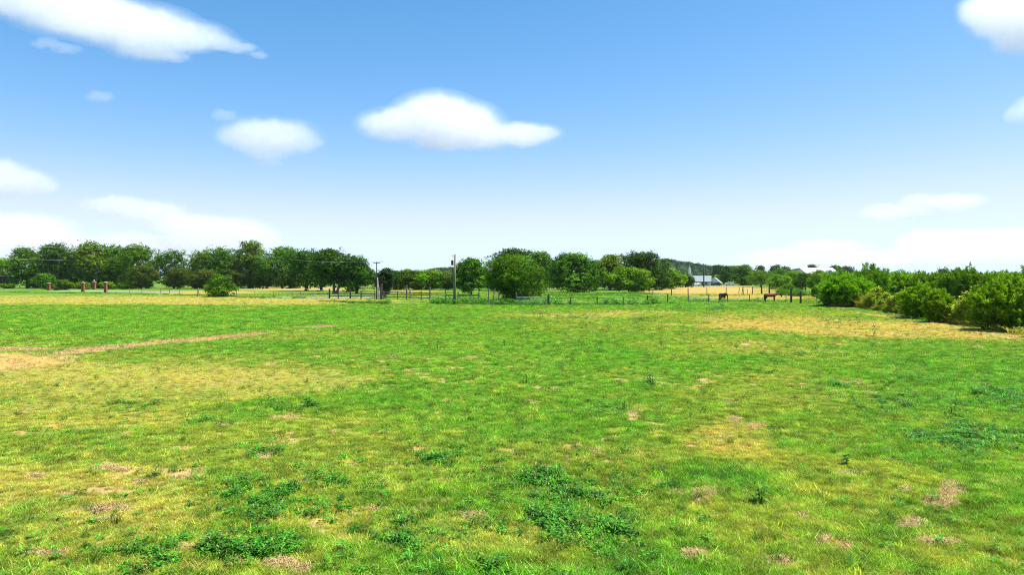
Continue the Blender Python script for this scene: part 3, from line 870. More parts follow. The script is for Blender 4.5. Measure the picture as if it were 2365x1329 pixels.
def build_trees():
    g = 'trees of the grove behind the brick pillars'
    T = tree
    T('small bright tree at the frame edge beyond the dark shed', 4, 60, 594, 655, 'bright', n=1600, leaf=.9, group=g)
    T('rounded medium green tree at the outer end of the pillar grove', 62, 92, 568, 666, 'mid', n=4200, leaf=.6, clear=.12, group=g)
    T('dark spreading tree with feathery top right behind the first brick pillar', 128, 98, 557, 666.5, 'oak', n=4200, leaf=.6, clear=.2, group=g, bark='palebark', ragged=.2)
    T('tall yellowish tree with two feathery peaks behind the middle brick pillars', 205, 84, 551, 666.5, 'olive', n=3600, leaf=.6, clear=.18, group=g, ragged=.22, bark='palebark')
    T('dark tree filling the gap between the two feathery peaks and the wide green tree', 254, 84, 560, 666, 'mid', n=3600, leaf=.6, clear=.15, group=g, ragged=.18)
    T('wide medium green tree sloping down behind the first reddish crape myrtle', 325, 118, 562, 666.5, 'mid', n=5000, leaf=.6, clear=.1, group=g)
    T('thin airy dark tree at the open gap of the grove', 402, 74, 570, 666.5, 'oak', n=1700, leaf=.6, clear=.25, group=g, ragged=.3)
    g = 'trees of the row beside the power pole'
    T('pale olive tree between the airy tree and the domed tree', 466, 66, 577, 666.5, 'olive', n=2800, leaf=.6, clear=.12, group=g)
    T('broad domed green tree just before the tall tree and power pole', 520, 104, 567, 666.5, 'mid', n=4600, leaf=.62, clear=.1, group=g)
    T('tallest tree of the row, loose crown rising behind the power pole', 576, 72, 548, 666.5, 'olive', n=2600, leaf=.62, clear=.25, group=g, ragged=.3)
    T('low green tree filling in under the tallest tree', 600, 60, 600, 666.5, 'mid', n=2200, leaf=.6, clear=.08, group=g)
    g = 'spreading oaks over the straw coloured yard'
    T('broad bushy oak joining the tallest tree to the oak trunks', 652, 102, 565, 666.5, 'mid', n=4600, leaf=.6, clear=.12, group=g)
    T('dark oak with a thick forked trunk standing behind the silver pipe gate', 708, 92, 573, 673, 'oak', n=4600, leaf=.5, clear=.28, group=g, r0=.55, ragged=.16)
    T('dark upright oak on a straight trunk between the two forked oaks', 742, 72, 577, 672, 'oak', n=3600, leaf=.5, clear=.28, group=g, r0=.42)
    T('tall oak whose trunk splits low into spreading pale limbs', 772, 88, 571, 679, 'oak', n=4400, leaf=.48, clear=.30, group=g, r0=.36, stems=2, bark='palebark')
    T('last oak of the row, its crown sloping toward the short pole', 824, 82, 590, 679, 'oak', n=4200, leaf=.48, clear=.26, group=g, r0=.38)
    # crape myrtles
    g = 'reddish crape myrtles along the yard'
    for i, (cx, W, tp, bs, lb) in enumerate([
            (328, 96, 611, 668, 'largest reddish crape myrtle, first of the row from the brick pillars'),
            (409, 78, 616, 668, 'rounded crape myrtle with reddish top under the airy gap in the trees'),
            (470, 62, 622, 668, 'small dark crape myrtle beside the bright conical shrub'),
            (533, 66, 619, 667, 'crape myrtle with the reddest top, just before the power pole')]):
        T(lb, cx, W, tp, bs, 'myrtle', 'crape_myrtle', n=3000, leaf=.42, clear=.22, stems=4, r0=.08, group=g, ragged=.2)
    T('bright conical shrub standing alone on the fence line', 510, 62, 633, 686, 'mid', 'shrub', n=3600, leaf=.34, clear=.02, trunk=False, cat='shrub', lobes=14, ragged=.22)
    T('dark green shrub leaning over the first brick pillar', 104, 46, 630, 669, 'mid', 'shrub', n=2000, leaf=.42, clear=.02, trunk=False, cat='shrub')
    T('low rounded shrub with reddish leaves beside the first brick pillar', 147, 46, 645, 671, 'olive', 'shrub', n=2000, leaf=.36, clear=.02, trunk=False, cat='shrub')
    T('long low dark shrub at the frame edge below the shed', 16, 46, 655, 667, 'mid', 'shrub', n=900, leaf=.36, clear=.02, trunk=False, cat='shrub')
    for i, (cx, W, lb) in enumerate([(190, 34, 'clipped bright hedge bush between the first two brick pillars'), (252, 58, 'long bright hedge bush behind the last brick pillar'), (288, 40, 'dark end bush of the hedge beside the big crape myrtle')]):
        T(lb, cx, W, 651, 668.5, 'bright' if i < 2 else 'mid', 'hedge_bush', n=1700, leaf=.38, clear=.02, trunk=False, cat='hedge', depth=4.0)
    # low trees behind the board fence
    g = 'low trees behind the board fence'
    T('dark narrow cedar rising beside the short pole', 889, 34, 613, 690, 'cedar', 'cedar_tree', n=2600, leaf=.36, clear=.12, group=g, r0=.26, lobes=9)
    for cx, W, tp, mat, lb in [
            (916, 42, 629, 'oak', 'dark low tree next to the cedar'), (944, 42, 626, 'olive', 'dusty olive tree above the yellow weeds'), (969, 36, 634, 'olive', 'smallest pale olive tree of the low line'),
            (996, 52, 625, 'bright', 'bright rounded low tree before the blue wooded hill'), (1030, 50, 632, 'olive', 'dusty low tree left of the main utility pole')]:
        T(lb, cx, W * 1.4, tp - 5, 670, mat, n=2400, leaf=.55, clear=.12, group=g)
    # the central clump
    g = 'trees of the clump right of the main pole'
    T('yellow green tree nearest the main utility pole', 1088, 66, 593, 684, 'mid', n=3600, leaf=.5, clear=.25, group=g, r0=.2)
    T('tall dark tree with a feathered crest at the back of the clump', 1182, 98, 569, 672, 'oak', n=4600, leaf=.62, clear=.15, group=g, ragged=.24)
    T('front willow with drooping bright sprays on several thin stems', 1182, 138, 586, 701, 'mid', 'willow_tree', n=9000, leaf=.40, clear=.16, group=g, stems=4, r0=.11, aspect=.28, lobes=18, ragged=.25, droop=.12)
    T('dark rounded tree showing behind the shoulder of the willow', 1248, 66, 576, 671, 'mid', n=3400, leaf=.62, clear=.12, group=g)
    T('broad sunlit tree in the middle of the clump', 1324, 112, 580, 676, 'mid', n=5600, leaf=.52, clear=.08, group=g, lobes=16)
    T('small dark tree squeezed in behind the low dip of the clump', 1374, 48, 600, 672, 'mid', n=2200, leaf=.55, clear=.1, group=g)
    T('pale topped tree left of the great dark dome', 1408, 66, 585, 671, 'olive', n=3400, leaf=.58, clear=.12, group=g)
    T('great dark domed tree, widest of the clump', 1484, 116, 578, 670, 'oak', n=5800, leaf=.6, clear=.1, group=g, lobes=17)
    T('neat round light green tree in front of the dark dome', 1452, 100, 615, 677, 'bright', n=4600, leaf=.46, clear=.14, group=g, lobes=16)
    T('lower bright tree sloping to the straw field at the end of the clump', 1552, 56, 617, 668, 'bright', n=2800, leaf=.5, clear=.06, group=g)
    T('small dark tree touching the grey roofed house', 1583, 32, 630, 664, 'oak', n=1500, leaf=.55, clear=.06, group=g)
    # beyond the straw field, by the house
    g = 'trees beside the grey roofed house'
    T('blue green slim tall tree right behind the house', 1661, 32, 609, 656, 'far', n=1800, leaf=.9, clear=.1, group=g)
    T('low yellow green tree beside the smaller house wing', 1660, 26, 634, 659, 'bright', n=1100, leaf=.6, clear=.08, group=g)
    T('dark tree with a visible fork beside the smaller house wing', 1684, 38, 612, 659, 'oak', n=2000, leaf=.7, clear=.28, group=g, ragged=.2)
    T('large dense dark green tree before the row of bright bushes', 1717, 54, 610, 660, 'mid', n=3400, leaf=.65, clear=.05, group=g)
    g = 'bright trees along the far side of the horse paddock'
    for cx, W, tp, bs, mat, lb in [
            (1756, 66, 622, 664, 'willow', 'bright flat topped tree above the far paddock posts'),
            (1798, 56, 618, 663, 'mid', 'darker tree behind the bright flat topped tree'),
            (1800, 54, 634, 669, 'willow', 'low yellow green bush above the horse'),
            (1834, 54, 624, 668, 'willow', 'bright tree with a hollow dark side under the white barn'),
            (1860, 54, 629, 672, 'mid', 'dark hollowed bush behind the second gate'),
            (1893, 50, 623, 675, 'willow', 'tall light bush behind the big corner post')]:
        T(lb, cx, W, tp, bs, mat, n=3000, leaf=.42, clear=.2, group=g, aspect=.35, ragged=.25)
    # distant single trees on the skyline
    g = 'distant skyline trees'
    for cx, W, tp, lb in [(1755, 20, 611, 'little dark skyline tree above the bright flat topped tree'), (1792, 30, 609, 'rounded skyline tree left of the white barn by a wide gap'), (1816, 22, 614, 'blue skyline tree beside the rounded one'),
                          (1840, 26, 620, 'low skyline trees touching the barn roof'), (1877, 22, 608, 'dark skyline tree standing up behind the white barn roof'), (1931, 32, 611, 'skyline tree just past the white barn'), (1958, 32, 614, 'flat skyline tree at the start of the bush row'), (2178, 30, 620, 'tiny rounded skyline tree above the bush row')]:
        T(lb, cx, W, tp, 652, 'far', n=800, leaf=1.4, clear=.1, group=g)
build_trees()

# ------------------------------------------------------------------ bushes along the fence on the right
def shoot_bush(seed, W, H, shoots, per, ll, lw, lean=0.0, core=.45, stems=4, depth=None):
    """arching shoots rising from a few stems, every shoot set with narrow leaves"""
    rng = np.random.default_rng(seed)
    depth = depth or W * .8
    a = rng.uniform(0, 2 * np.pi, shoots)
    rr = np.sqrt(rng.uniform(.02, 1, shoots))
    bx = np.cos(a) * rr * W * .34; by = np.sin(a) * rr * depth * .34
    bz = H * rng.uniform(.01, .62, shoots) * (1 - .25 * rr)
    ex = bx + np.cos(a) * rng.uniform(.05, .24, shoots) * W * rr + lean * H * .3; ey = by + np.sin(a) * rng.uniform(.05, .24, shoots) * depth * rr
    ez = np.minimum(bz + H * rng.uniform(.16, .45, shoots) * (1.15 - .55 * rr), H * (1.02 - .30 * rr ** 2) * rng.uniform(.80, 1.06, shoots))
    t = rng.uniform(0, 1, (shoots, per)) ** .8
    over = rng.uniform(0, 1, shoots) < .12
    ez = np.where(over, ez * rng.uniform(1.0, 1.13, shoots), ez)
    bend = np.stack([ex - bx, ey - by, ez - bz], -1)
    P = np.stack([bx, by, bz], -1)[:, None, :] + bend[:, None, :] * t[..., None]
    P[..., 2] += np.sin(t * np.pi) * .10 * H * (1 - .4 * rr[:, None])
    P += rng.normal(0, .015 * H, P.shape) * (1.25 - t[..., None])
    P = P.reshape(-1, 3); n = len(P)
    dirv = np.repeat(bend / np.linalg.norm(bend, axis=1, keepdims=True), per, 0)
    u = dirv * .75 + rng.normal(0, .55, (n, 3)) + np.array((0, 0, -.05)); u /= np.linalg.norm(u, axis=1, keepdims=True)
    w = np.cross(u, rng.normal(size=(n, 3))); w /= np.linalg.norm(w, axis=1, keepdims=True)
    L = ll * rng.uniform(.6, 1.3, n)[:, None]; Wd = lw * rng.uniform(.7, 1.2, n)[:, None]
    V = np.stack([P, P + u * L * .45 - w * Wd * .5, P + u * L, P + u * L * .45 + w * Wd * .5], 1).reshape(-1, 3)
    sv = np.repeat(rng.normal(0, .13, shoots), per)
    v = np.clip(.45 + sv + rng.normal(0, .17, n) + (np.tile(t.reshape(-1), 1) - .5) * .35, 0, 1)
    me = np_mesh('foliage', V, np.arange(n * 4).reshape(-1, 4), v)
    mb = MB()
    r = random.Random(seed)
    for s in range(stems):
        aa = r.uniform(0, 6.28)
        e = Vector((math.cos(aa) * W * .26 * r.uniform(.4, 1) + lean * H * .2, math.sin(aa) * depth * .26, H * r.uniform(.55, .8)))
        b0 = Vector((math.cos(aa) * .16, math.sin(aa) * .16, -.12))
        mid = b0.lerp(e, .5) + Vector((r.uniform(-.2, .2), r.uniform(-.2, .2), .25))
        mb.tube([b0, b0.lerp(mid, .5), mid, e], [.075, .06, .045, .012], 6)
    return me, mb.mesh('stem', True)

NB = [0]
def bush(label, cx, W, top, base, mat='willow', shoots=330, per=26, ll=.34, lw=.10,  lean=0.0, name='bush', cat='bush', group='bushes along the fence line', depth=None, stems=4):
    NB[0] += 1
    d = D(base); k = d / FPX
    x, y = at(cx, base)
    t = empty(name, (x, y, float(ground_z(x, y))))
    f, st = shoot_bush(700 + NB[0] * 3, W * k * .97, hgt(top, d), int(shoots * 1.2), int(per * 1.5), ll * 1.2, lw * 1.0, lean, stems=stems, depth=depth)
    link_mesh('foliage', f, M[mat], t)
    link_mesh('stem', st, M['bark'], t)
    tag(t, label, cat, group)
    return t

def build_bushes():
    B = bush
    B('large leafy bush nearest the camera at the frame edge', 2336, 180, 634, 765, 'willow', 640, 36, .30, .11, depth=5.5, stems=6)
    B('bush partly out of frame behind the nearest large bush', 2400, 150, 607, 748, 'willow', 380, 28, .34, .11)
    B('double stemmed bush with dark hollow foot beside the yellow weeds', 2132, 110, 650, 737, 'willow', 380, 28, .30, .10)
    B('smaller leaning bush just right of the double stemmed one', 2166, 70, 662, 745, 'brightbush', 260, 26, .28, .10, lean=.15)
    B('tall dark hollow bush standing behind the fence gap', 2228, 128, 611, 700, 'bush', 460, 30, .42, .13)
    B('big arching bush at the corner by the red boards', 1950, 122, 628, 709, 'willow', 520, 30, .40, .12, lean=.1, depth=7)
    B('narrow dark bush hugging the big corner post', 1917, 48, 642, 706, 'mid', 240, 24, .34, .11)
    B('spiky topped tall bush behind the arching bush', 2008, 92, 604, 697, 'bush', 400, 28, .50, .12)
    B('dense green bush filling the row behind the yellow weeds', 2070, 120, 622, 694, 'brightbush', 460, 28, .44, .14)
    B('dense dark green bush in the row left of the hollow one', 2150, 110, 624, 696, 'bush', 420, 28, .44, .14)
    B('back bush between the arching bush and the white barn', 1938, 84, 619, 690, 'willow', 340, 26, .48, .14)
    B('low bush at the end of the skyline hedge', 2300, 130, 624, 700, 'brightbush', 420, 28, .44, .14)
    B('yellow green sapling in front of the tall green grass', 1886, 26, 655, 690, 'bright', 110, 20, .30, .10)
    B('low yellow bush drooping beside the paddock post', 1819, 32, 654, 674, 'bright', 130, 20, .34, .12)
    # the long hedgerow closing the field, one mass
    rng = np.random.default_rng(5)
    Vs, Fs, vs, off = [], [], [], 0
    for i in range(26):
        px = 1960 + i * 40 + rng.uniform(-14, 14)
        base = 677 + rng.uniform(-3, 3)
        d = D(base); x, y = at(px, base)
        H = hgt(rng.uniform(624, 629), d)
        me, st = shoot_bush(900 + i, 9.5, H, 230, 22, .75, .24)
        n = len(me.vertices); co = np.empty(n * 3, np.float32); me.vertices.foreach_get('co', co)
        co = co.reshape(-1, 3) + np.array((x, y, 0))
        vv = np.empty(len(me.polygons), np.float32); me.attributes['v'].data.foreach_get('value', vv)
        Vs.append(co); Fs.append(np.arange(n).reshape(-1, 4) + off); vs.append(vv); off += n
        bpy.data.meshes.remove(me); bpy.data.meshes.remove(st)
    o = link_mesh('hedgerow', np_mesh('hedgerow', np.concatenate(Vs), np.concatenate(Fs), np.concatenate(vs)), M['willow'])
    tag(o, 'continuous green hedgerow closing the field behind the bushes', None, kind='stuff')
build_bushes()

# ------------------------------------------------------------------ tall weeds and grass banks
def bank(name, label, segs, mat, dens, h0, h1, width, lean=.5, weed=False, seed=1):
    """one bank of uncountable blades or weed leaves; segs: (px0, y0, px1, y1, depth m, height factor)"""
    rng = np.random.default_rng(seed)
    Vs, Fs, vs, off = [], [], [], 0
    for (x0, y0, x1, y1, dep, hf) in segs:
        p0, p1 = at(x0, y0), at(x1, y1)
        L = np.linalg.norm(p1 - p0)
        n = int(L * max(dep, .8) * dens)
        t = rng.uniform(0, 1, n)
        q = p0 + (p1 - p0) * t[:, None] + np.stack([rng.normal(0, .15, n), rng.uniform(-.15, 1, n) * dep], -1)
        hm = hf * np.clip((fbm(q[:, 0] * .4 + 40, q[:, 1] * .4 + 40, seed, 3) - .28) * 2.6, .18, 1.3)
        for i in range(6):
            me = leaf_plant(seed * 50 + i, 26, h1, .35, h1 * .30, width) if weed else blade_tuft(seed * 50 + i, 26, .3, h0, h1, width, lean)
            nv = len(me.vertices); co = np.empty(nv * 3, np.float32); me.vertices.foreach_get('co', co); co = co.reshape(-1, 3)
            k = len(me.polygons[0].vertices)
            fi = np.empty(len(me.polygons) * k, np.int32); me.loops.foreach_get('vertex_index', fi); fi = fi.reshape(-1, k)
            vv = np.empty(len(me.polygons), np.float32); me.attributes['v'].data.foreach_get('value', vv)
            bpy.data.meshes.remove(me)
            sel = np.arange(i, n, 6)
            if not len(sel): continue
            a = rng.uniform(0, 6.28, len(sel)); c, s_ = np.cos(a), np.sin(a)
            z = ground_z(q[sel, 0], q[sel, 1])
            X = co[None, :, 0] * c[:, None] - co[None, :, 1] * s_[:, None] + q[sel, 0][:, None]
            Y = co[None, :, 0] * s_[:, None] + co[None, :, 1] * c[:, None] + q[sel, 1][:, None]
            Z = co[None, :, 2] * hm[sel][:, None] + z[:, None]
            Vs.append(np.stack([X, Y, Z], -1).reshape(-1, 3))
            Fs.append((fi[None] + (np.arange(len(sel)) * nv)[:, None, None]).reshape(-1, k) + off)
            vs.append(np.clip(np.tile(vv, len(sel)) * .8 + np.repeat(rng.uniform(-.1, .25, len(sel)), len(vv)), 0, 1)); off += len(sel) * nv
    o = link_mesh(name, np_mesh(name, np.concatenate(Vs), np.concatenate(Fs), np.concatenate(vs)), M[mat])
    tag(o, label, None, kind='stuff')
    return o

def build_banks():
    bank('dry_weeds', 'tall dry yellow weeds along the fence between the bushes',
         [(1985, 709, 2110, 730, 4.0, 1.35), (2178, 737, 2262, 757, 3.0, 1.35), (2262, 757, 2330, 768, 1.0, .35), (2060, 729, 2112, 735, 1.0, .4), (2340, 770, 2440, 790, 2.0, .7)],
         'dry', 1.5, .6, 1.7, .035, .6, seed=3)
    bank('dry_weed_leaves', 'yellow green leaves of the weeds along the fence between the bushes', [(1985, 708, 2110, 729, 4.0, 1.6), (2178, 736, 2262, 756, 3.0, 1.6)], 'drygreen', 13.0, .5, 1.5, .075, weed=True, seed=23)
    bank('green_weeds', 'rank green weeds under the dry weeds and bushes', [(2000, 712, 2270, 757, 3.0, .7), (1900, 708, 1990, 711, 2.0, .5), (2060, 733, 2200, 747, 1.6, .5)], 'mid', 3.0, .4, 1.0, .06, weed=True, seed=4)
    bank('weed_bank', 'low dark green weed bank beside the silver pipe gate', [(735, 697, 898, 703, 3.0, .75), (800, 701, 898, 704, 2.0, .8)], 'weed', 5.0, .3, .75, .055, weed=True, seed=5)
    bank('weed_hedge', 'strip of dark green weeds along the paddock fence', [(985, 703, 1200, 706, 6.0, .85), (1200, 706, 1500, 705, 3.5, 1.0), (1500, 704, 1560, 700, 2.5, .8), (1580, 697, 1830, 697, 2.0, .7)], 'weed', 3.2, .4, .95, .075, weed=True, seed=6)
    bank('tall_grass', 'tall bright grass behind the weed strip', [(1010, 698, 1180, 700, 12, .9), (1260, 692, 1520, 690, 14, .8), (1270, 684, 1500, 680, 16, .7), (540, 689, 700, 690, 3, .6), (440, 686, 640, 687, 2.0, .55), (1690, 698, 1830, 698, 3, .55)], 'tallgrass', 1.3, .4, 1.1, .035, .5, seed=7)
    bank('corn_rows', 'tall green crop standing behind the second gate', [(1826, 684, 1896, 684, 10, 1.0)], 'tallgrass', 3.0, 1.2, 2.4, .05, .25, seed=8)
    bank('yellow_weeds', 'yellow flowering weeds in the yard behind the board fence', [(885, 682, 1010, 682, 12, .9)], 'dry', .8, .4, 1.0, .05, .4, seed=9)
    bank('fence_grass', 'rough grass growing along the wire fence', [(0, 676, 330, 680, 3, .5), (330, 680, 600, 688, 2.5, .6)], 'tallgrass', 1.6, .3, .9, .035, .5, seed=10)
build_banks()

# ------------------------------------------------------------------ undergrowth and far woods
def crown_mass(name, label, items, mat, n, leaf, seed=1, lobes=7, ragged=.12):
    """uncountable woods: many crowns in one object; items: (px, width, top, base)"""
    rng = np.random.default_rng(seed)
    Vs, vs, cnt = [], [], 0
    for i, (px, W, top, base) in enumerate(items):
        d = D(base); k = d / FPX; x, y = at(px, base); H = hgt(top, d)
        me, _ = crown_mesh(seed * 1000 + i, W * k * 1.2, H, H * .01, n, leaf, lobes, ragged=ragged)
        co = np.empty(len(me.vertices) * 3, np.float32); me.vertices.foreach_get('co', co)
        vv = np.empty(len(me.polygons), np.float32); me.attributes['v'].data.foreach_get('value', vv)
        bpy.data.meshes.remove(me)
        Vs.append(co.reshape(-1, 3) + np.array((x, y, 0))); vs.append(np.clip(vv + rng.uniform(-.12, .12), 0, 1))
    V = np.concatenate(Vs)
    o = link_mesh(name, np_mesh(name, V, np.arange(len(V)).reshape(-1, 4), np.concatenate(vs)), M[mat])
    return tag(o, label, None, kind='stuff')

def build_woods():
    rng = random.Random(3)
    it = [(x, rng.uniform(34, 60), rng.uniform(630, 648), rng.uniform(664.5, 667)) for x in list(range(84, 345, 13)) + list(range(395, 425, 13)) + list(range(455, 690, 13))]
    crown_mass('undergrowth', 'dark tangled undergrowth at the back of the long tree row', it, 'oak', 900, .62, 21)
    it = [(x, rng.uniform(34, 60), rng.uniform(620, 644), rng.uniform(668, 671)) for x in range(1075, 1560, 14)]
    crown_mass('undergrowth', 'dark undergrowth between the trunks of the central clump', it, 'oak', 900, .58, 22)
    it = [(x, rng.uniform(30, 44), rng.uniform(634, 646), rng.uniform(666, 669)) for x in range(875, 1085, 11)]
    crown_mass('undergrowth', 'dark brush under the low trees behind the board fence', it, 'oak', 700, .55, 25)
    it = []
    for x in range(-900, 3300, 15):
        if 1700 < x < 1960: tp = rng.uniform(626, 634)
        else: tp = rng.uniform(627, 636)
        it.append((x, rng.uniform(24, 40), tp, rng.uniform(648.5, 650.5)))
    crown_mass('far_woods', 'far off belt of woods along the horizon', it, 'far', 200, 2.3, 23, 5)
build_woods()

def wooded_hill(name, label, prof, dist, seed):
    """a long low ridge with a rough skin of tree crowns; prof: (px, top y)"""
    rng = np.random.default_rng(seed)
    px = np.array([p[0] for p in prof], float); ty = np.array([p[1] for p in prof], float)
    n = 110
    u = np.linspace(px[0], px[-1], n); H = CAM_H + (HORIZON - np.interp(u, px, ty)) / FPX * dist
    X = (u - WPX / 2) / FPX * dist
    rows = []
    for s in np.linspace(-1, 1, 15):
        hh = np.maximum(H * math.cos(s * math.pi / 2) ** .9, 0) - 1.0
        rows.append(np.stack([X, np.full(n, dist + s * 130), hh], -1))
    V = np.stack(rows).reshape(-1, 3)
    i = np.arange(14)[:, None]; j = np.arange(n - 1)[None, :]
    F = np.stack([i * n + j, i * n + j + 1, (i + 1) * n + j + 1, (i + 1) * n + j], -1).reshape(-1, 4)
    o = link_mesh(name, np_mesh(name, V, F, np.full(len(F), .25), True), M['far'])
    tag(o, label, None, kind='structure')
    Vs, vs = [], []
    for q in range(560):
        t = rng.uniform(0, 1); s = rng.uniform(-.95, .2)
        h = np.interp(t * (n - 1), np.arange(n), H)
        x = X[0] + t * (X[-1] - X[0]); y = dist + s * 130; z = max(h * math.cos(s * math.pi / 2) ** .9 - 1.0, 0)
        me, _ = crown_mesh(seed * 991 + q, rng.uniform(8, 13), rng.uniform(5, 9), -1.5, 60, 2.0, 4)
        co = np.empty(len(me.vertices) * 3, np.float32); me.vertices.foreach_get('co', co)
        vv = np.empty(len(me.polygons), np.float32); me.attributes['v'].data.foreach_get('value', vv)
        bpy.data.meshes.remove(me)
        Vs.append(co.reshape(-1, 3) + np.array((x, y, z - 3))); vs.append(vv)
    V = np.concatenate(Vs)
    w = link_mesh('hill_woods', np_mesh('hill_woods', V, np.arange(len(V)).reshape(-1, 4), np.concatenate(vs)), M['far'])
    tag(w, label.replace('low ridge', 'woods on the low ridge'), None, kind='stuff')
wooded_hill('wooded_hill', 'low ridge covered with woods behind the grey roofed house', [(1440, 634), (1480, 612), (1530, 601), (1560, 604), (1600, 613), (1650, 619), (1700, 624), (1790, 636)], 1150, 31)
wooded_hill('wooded_hill', 'low ridge covered with woods beyond the main utility pole', [(930, 640), (985, 628), (1010, 622), (1040, 622), (1075, 625), (1140, 638)], 1350, 32)

# ------------------------------------------------------------------ roads
def strip(name, label, pts, mat, z=.02):
    vs = [(*at(px, y), z) for px, y in pts]
    mb = MB(); mb.poly(vs, [tuple(range(len(vs)))])
    o = mb.build(name, M[mat]); tag(o, label, None, kind='structure')
strip('driveway', 'pale gravel drive passing between the brick pillars', [(100, 673.2), (250, 674.6), (420, 675.5), (420, 674.0), (235, 671.4), (150, 670.6)], 'gravel')
strip('lane', 'pale gravel lane behind the pipe gate and board fence', [(585, 689.5), (760, 690.5), (880, 689.5), (1060, 687.0), (1060, 684.5), (880, 685.5), (700, 685.8), (585, 686.8)], 'gravel')
strip('road', 'pale farm road in front of the grey roofed house', [(1500, 664.6), (1600, 662.4), (1740, 660.6), (1740, 660.1), (1600, 661.6), (1500, 663.4)], 'gravel')

# ------------------------------------------------------------------ fences, gates, posts
def post_mesh(h, w, round_=False, lean=0.0):
    mb = MB()
    if round_:
        mb.tube([(0, 0, -.2), (lean * h * .5, 0, h * .5), (lean * h, 0, h)], [w * .55, w * .5, w * .46], 8)
    else:
        mb.box(0, 0, h / 2 - .1, w, w, h + .2)
        mb.box(0, 0, h + .02, w * 1.02, w * 1.02, .04)
    return mb.mesh('post')

def fence(label, posts, cat='fence', wires=(), boards=(), pmat='wood', bmat='wood', w=.13, h=1.3, round_=True, name='fence', seed=1, group=None):
    """posts: (px, y base[, height[, width[, lean]]]); wires/boards: heights along the run"""
    rng = random.Random(seed)
    P = [at(p[0], p[1]) for p in posts]
    t = empty(name, (P[0][0], P[0][1], 0))
    o0 = np.array(P[0])
    for p, q in zip(posts, P):
        hh = p[2] if len(p) > 2 and p[2] else h * rng.uniform(.92, 1.08)
        ww = p[3] if len(p) > 3 and p[3] else w * rng.uniform(.85, 1.15)
        ln = p[4] if len(p) > 4 else rng.uniform(-.04, .04)
        o = link_mesh('post', post_mesh(hh, ww, round_, ln), M[pmat], t)
        o.location = (q[0] - o0[0], q[1] - o0[1], 0)
    for zi in wires:
        mb = MB()
        for a, b in zip(P[:-1], P[1:]):
            m = (a + b) / 2
            mb.tube([(*(a - o0), zi), (*(m - o0), zi - .03), (*(b - o0), zi)], .006, 4, False)
        link_mesh('wire', mb.mesh('wire'), M['wire'], t)
    for zi, bh in boards:
        for a, b in zip(P[:-1], P[1:]):
            v = b - a; L = np.linalg.norm(v); an = math.atan2(v[1], v[0]); m = (a + b) / 2 - o0
            nrm = np.array((v[1], -v[0])) / L * (w * .5 + .025)
            mb = MB().box(m[0] + nrm[0], m[1] + nrm[1], zi + rng.uniform(-.03, .03), L * .995, .045, bh, an, Matrix.Rotation(rng.uniform(-.012, .012), 4, 'Y'))
            link_mesh('board', mb.mesh('board'), M[bmat], t)
    tag(t, label, cat, group)
    return t

def pipe_gate(label, a, b, h, bars, mat, brace=True, cat='gate', r=.03, uprights=3, group=None, feet=False):
    A, B = at(*a), at(*b)
    v = B - A; L = float(np.linalg.norm(v)); an = math.atan2(v[1], v[0])
    t = empty('pipe_gate', (A[0], A[1], 0), an)
    def part(nm, pts, rad):
        link_mesh(nm, MB().tube(pts, rad, 6).mesh(nm), M[mat], t)
    for i in range(uprights):
        x = L * i / (uprights - 1)
        part('upright', [(x, 0, .05), (x, 0, h)], r * 1.25)
    for i in range(bars):
        z = .2 + (h - .22) * i / (bars - 1)
        part('rail', [(0, -r * .6, z), (L / 2, -r * .6, z - .015), (L, -r * .6, z)], r)
    if brace:
        part('brace', [(L * .12, -r * 2, h), (L * .46, -r * 2, .12)], r)
        part('brace', [(L * .52, -r * 2, .2), (L * .92, -r * 2, h * .5)], r)
    tag(t, label, cat, group)

